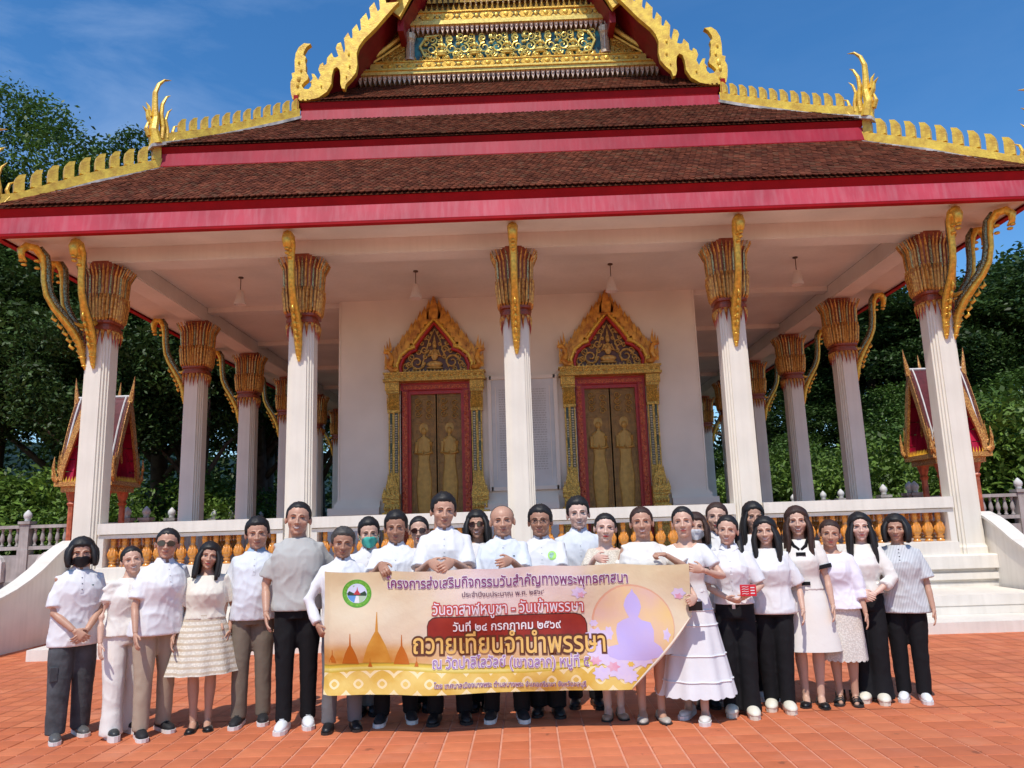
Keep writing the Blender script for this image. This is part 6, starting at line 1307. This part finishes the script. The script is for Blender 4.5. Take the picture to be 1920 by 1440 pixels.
# lower patterned strip: interlaced rings and diamonds
fu = mth('SUBTRACT', mth('FRACT', mth('DIVIDE', U, .19)), .5); fv = mth('DIVIDE', mth('SUBTRACT', V_, .865), .17)
rad = mth('SQRT', mth('ADD', mth('POWER', mth('ABSOLUTE', fu), 1.6), mth('POWER', mth('ABSOLUTE', fv), 1.6)))
lin = mth('LESS_THAN', mth('ABSOLUTE', mth('SUBTRACT', mth('FRACT', mth('MULTIPLY', rad, 2.1)), .5)), .12)
pat = mixc(lin, mixc(mapr(vig.outputs['Fac'], .4, .6), (.72,.46,.08), (.80,.58,.16)), (.88,.74,.42))
wv = mth('MULTIPLY', mth('SINE', mth('MULTIPLY', U, 3.3)), .022)
edge = mth('ADD', V_, wv)
basec = mixc(mth('GREATER_THAN', edge, .785), basec, pat)
rib = mth('MULTIPLY', mth('GREATER_THAN', edge, .725), mth('LESS_THAN', edge, .785))
basec = mixc(rib, basec, ramp(mapr(edge, .725, .785), [(0,(.40,.26,.03)),(.35,(.72,.52,.06)),(.6,(.78,.66,.20)),(1,(.60,.42,.04))]))
L(basec, pb.inputs['Base Color'])
bp = N.new('ShaderNodeBump'); bp.inputs['Strength'].default_value = .35; bp.inputs['Distance'].default_value = .02; nb3 = N.new('ShaderNodeTexNoise'); nb3.inputs['Scale'].default_value = 7; nb3.inputs['Detail'].default_value = 4; L(uv.outputs[0], nb3.inputs['Vector']); L(nb3.outputs['Fac'], bp.inputs['Height']); L(bp.outputs[0], pb.inputs['Normal'])
me.materials.append(m); put('sheet', me, None, BN)
# folded-back corner flap and its rolled edge
b = MB(); b.tube([(lambda p: (p[0]-.004, p[1]+.004, p[2]+.002))(bpos(2.42+.51*i/16, cutv(2.42+.51*i/16), 0)) for i in range(17)], [.004+.009*math.sin(PI*i/16) for i in range(17)], 8); put('rolled_edge', b, mat('banner_back', (.72,.62,.50), .5, var=.1), BN, True)
b = MB(); rs = []
for i in range(13):
    t = i/12; u = 2.42+(2.93-2.42)*t; v = cutv(u); p = bpos(u, v); nrm = Vector((.70,0,.66))*-1
    rs.append([(p[0], p[1]-.001, p[2]), (p[0]+.006, p[1]+.012, p[2]-.006), (p[0]-.03, p[1]+.022, p[2]+.03), (p[0]-.16*math.sin(PI*t)-.02, p[1]+.025, p[2]+.15*math.sin(PI*t)+.02)])
b.rings(rs, close=False, cap=False); put('folded_corner', b, mat('banner_back', (.72,.62,.50), .5, var=.1), BN, True)
def flatm(name, c, rough=.42, **k): return mat('print_'+name, c, rough, var=k.pop('var', .04), vs=k.pop('vs', 6), **k)
def appl(name, polys, m, off, sub=None):
    """flat print: polygons in banner (u, v), laid on the sheet"""
    if len(polys) > 1:
        for pl in polys: appl(name, [pl], m, off)
        return
    b = MB()
    for mi, pl in enumerate(polys):
        from mathutils.geometry import tessellate_polygon
        n = len(pl); tri = tessellate_polygon([[Vector((p[0], p[1], 0)) for p in pl]]); bmt = bmesh.new(); vv = [bmt.verts.new((p[0], p[1], 0)) for p in pl]
        for q in tri:
            try: bmt.faces.new([vv[a] for a in q])
            except ValueError: pass
        for _ in range(5):
            le = [e for e in bmt.edges if e.calc_length() > .045]
            if not le: break
            bmesh.ops.subdivide_edges(bmt, edges=le, cuts=1); bmesh.ops.triangulate(bmt, faces=bmt.faces[:])
        bmt.verts.index_update(); b.add([bpos(w_.co.x, w_.co.y, off) for w_ in bmt.verts], [[w_.index for w_ in f.verts] for f in bmt.faces]); bmt.free()
    return put(name, b, m, BN)
def pu(x): return (x-600)/235.6
def pvv(x, y): return (y-(1072-(x-605)*.0234))/(248.0-(x-605)*.004)
def pp(pts): return [(pu(x), pvv(x, y)) for x, y in pts]
def circ(cx, cy, r, n=36, a0=0, a1=2*PI): return pp([(cx+r*math.cos(a0+(a1-a0)*i/n), cy+r*math.sin(a0+(a1-a0)*i/n)) for i in range(n)])
appl('printed_moon', [circ(1180,1173,76)], flatm('moon_rim', (.74,.40,.26)), .0015)
appl('printed_moon', [circ(1181,1174,73.5)], flatm('moon', (.80,.56,.24), c2=(.74,.50,.42), vs=3), .0022)
st = lambda cx, tip, base, hw: pp([(cx-.6,tip),(cx+.6,tip),(cx+hw*.10,tip+(base-tip)*.38),(cx+hw*.30,tip+(base-tip)*.48),(cx+hw*.62,tip+(base-tip)*.66),(cx+hw*.85,tip+(base-tip)*.85),(cx+hw,base),(cx-hw,base),(cx-hw*.85,tip+(base-tip)*.85),(cx-hw*.62,tip+(base-tip)*.66),(cx-hw*.30,tip+(base-tip)*.48),(cx-hw*.10,tip+(base-tip)*.38)])
appl('printed_pagoda', [st(703,1148,1244,27)], flatm('pagoda_pale', (.66,.33,.05), c2=(.56,.22,.02), vs=7), .0015)
appl('printed_pagoda', [st(653,1190,1247,16), st(749,1191,1246,15), st(618,1222,1246,7), st(690,1236,1252,4), st(777,1233,1250,4)], flatm('pagoda', (.52,.14,.01)), .0021)
rr_ = pp([(798,1206),(798,1176),(801,1167),(808,1161),(818,1159),(1072,1154),(1084,1157),(1091,1164),(1094,1174),(1094,1203)])
appl('dark_panel', [pp([(796.5,1207),(796.5,1175),(799.5,1165.5),(807,1159),(817,1157),(1073,1152),(1085,1155),(1092.5,1163),(1096,1173),(1096,1204)])], flatm('panel_rim', (.10,.03,.02)), .0015)
appl('dark_panel', [rr_], flatm('panel', (.34,.035,.02), c2=(.25,.02,.015)), .0021)
bud = [(1182,1105),(1185,1113),(1190,1118),(1195,1128),(1197,1140),(1193,1152),(1190,1158),(1196,1164),(1212,1168),(1217,1182),(1216,1203),(1228,1212),(1234,1224),(1222,1232),(1200,1238),(1150,1238),(1134,1232),(1128,1224),(1136,1214),(1152,1210),(1150,1202),(1149,1184),(1152,1172),(1162,1165),(1174,1160),(1171,1154),(1168,1148),(1165,1138),(1168,1127),(1173,1118),(1178,1113)]
appl('printed_statue', [pp(bud)], flatm('lavender', (.52,.44,.80), c2=(.58,.47,.76)), .0030)
def flower(cx, cy, r, n=7, k=.45, sq_=.8): return pp([(cx+r*(1-k*(i % 2))*math.cos(2*PI*i/(2*n)), cy+sq_*r*(1-k*(i % 2))*math.sin(2*PI*i/(2*n))) for i in range(2*n)])
appl('printed_flower', [flower(1112,1196,22,9,.3), flower(1120,1228,28,10,.25), flower(1152,1250,30,11,.22), flower(1190,1230,28,10,.25), flower(1118,1262,18,8,.3), flower(1108,1172,9,6,.3), flower(1135,1190,9,6,.3,1.6), flower(1168,1266,18,9,.25), flower(1082,1113,16,7,.35), flower(1268,1112,15,6,.3), flower(1240,1190,8,5,.4,1.8)], flatm('flower_pale', (.72,.60,.74), c2=(.66,.55,.80), vs=18), .0026)
appl('printed_lotus', [flower(1140,1250,13,6,.4), flower(1108,1240,12,6,.45), flower(1268,1118,9,5,.45), flower(1086,1117,8,5,.45)], flatm('lotus_pink', (.72,.30,.42), c2=(.74,.46,.55), vs=20), .0033)
appl('flower_heart', [flower(1172,1245,7,6,.3)], flatm('flower_gold', (.80,.52,.10)), .0036)
# town emblem
ec = (664, 1112.5)
appl('round_emblem', [circ(*ec, 28)], flatm('emblem_green', (.10,.36,.03)), .0015); appl('emblem_ring', [circ(*ec, 25.5)], flatm('emblem_ring', (.16,.42,.04), vs=70, var=.35), .0020)
appl('emblem_field', [circ(*ec, 19.5)], flatm('emblem_sky', (.62,.66,.82)), .0025)
appl('emblem_hills', [pp([(645,1113),(649,1108),(655,1111),(660,1113),(668,1113),(674,1110),(679,1107),(683,1113),(682,1117),(646,1117)])], flatm('emblem_hill', (.03,.06,.03)), .0030)
appl('emblem_shore', [pp([(646,1117),(663,1117),(659,1131),(652,1127),(647,1121)]), ], flatm('emblem_sea', (.12,.30,.62)), .0030)
appl('emblem_land', [pp([(663,1117),(682,1117),(680,1122),(673,1130),(664,1132),(659,1131)])], flatm('emblem_land', (.42,.55,.38)), .0030)
appl('emblem_spire', [pp([(664,1099),(665.2,1106),(668,1110),(671,1115),(657,1115),(660,1110),(662.8,1106)])], flatm('emblem_red', (.50,.04,.05)), .0036)
appl('emblem_path', [pp([(662,1117),(667,1117),(669,1131),(659,1131)])], flatm('emblem_white', (.75,.75,.75)), .0036)
def lettering(s, x0, x1, ybase0, ybase1, m, om=None, ow=.0, bold=.0, om2=None, ow2=.0, hscale=1.0, off=.0080):
    """Thai line fitted between x0 and x1 along its baseline; outline copies lie just under the fill"""
    def mesh_of(o_):
        c = bpy.data.curves.new('t', 'FONT'); c.body = s; c.size = 1; c.resolution_u = 3; c.offset = o_; ob = bpy.data.objects.new('t', c); col.objects.link(ob)
        dg = bpy.context.evaluated_depsgraph_get(); me_ = bpy.data.meshes.new_from_object(ob.evaluated_get(dg)); bpy.data.objects.remove(ob); bpy.data.curves.remove(c); return me_
    m0 = mesh_of(0); xs = [v.co.x for v in m0.vertices]; a, b_ = min(xs), max(xs)
    for o_, mt, of in ((ow2, om2, off-.0036), (ow, om, off-.0024), (bold, m, off)):
        if mt is None: continue
        mm_ = mesh_of(o_); bq = bmesh.new(); bq.from_mesh(mm_); bmesh.ops.triangulate(bq, faces=bq.faces[:])
        for _ in range(3):
            le = [e for e in bq.edges if e.calc_length() > .22]
            if not le: break
            bmesh.ops.subdivide_edges(bq, edges=le, cuts=1); bmesh.ops.triangulate(bq, faces=bq.faces[:])
        bq.to_mesh(mm_); bq.free()
        for v in mm_.vertices:
            t_ = (v.co.x-a)/(b_-a); px = x0+(x1-x0)*t_; py = ybase0+(ybase1-ybase0)*t_ - v.co.y*(x1-x0)/(b_-a)*hscale
            p = bpos(pu(px), pvv(px, py), of); v.co = (p[0]-og[0], p[1]-og[1], p[2]-og[2])
        mm_.materials.clear(); mm_.materials.append(mt); put('lettering' if mt is m else 'letter_outline', mm_, None, BN)
PW = flatm('white', (.82,.74,.80)); PU = flatm('purple', (.22,.05,.16)); PR = flatm('red', (.55,.07,.06)); PG = flatm('gold_letter', (.80,.50,.14)); PB = flatm('brown', (.12,.035,.015)); PWW = flatm('pure_white', (.85,.83,.84)); PV = flatm('violet', (.36,.20,.42)); PK = flatm('ink', (.10,.03,.08))
lettering('โครงการส่งเสริมกิจกรรมวันสำคัญทางพระพุทธศาสนา', 721, 1175, 1102, 1094, PU, PW, .055, .014, hscale=1.25)
lettering('ประจำปีงบประมาณ พ.ศ. ๒๕๖๙', 864, 1017, 1119, 1116, PK, None, bold=.008, hscale=1.0)
lettering('วันอาสาฬหบูชา - วันเข้าพรรษา', 808, 1089, 1153, 1149, PW, PR, .085, .004, hscale=1.25)
lettering('วันที่ ๒๔ กรกฎาคม ๒๕๖๙', 846, 1046, 1184, 1180, PWW, None, bold=.012, hscale=1.1)
lettering('ถวายเทียนจำนำพรรษา', 771, 1127, 1226, 1223, PG, PB, .085, .012, hscale=1.25)
lettering('ณ วัดปาลิไลวัลย์ (เขาฉลาก) หมู่ที่ ๕', 807, 1095, 1253, 1249, PV, PW, .055, .006, hscale=1.3)
lettering('โดย เทศบาลเมืองบางพระ ตำบลบางพระ อำเภอศรีราชา จังหวัดชลบุรี', 810, 1088, 1288, 1286, PU, PW, .05, .008, hscale=1.25)
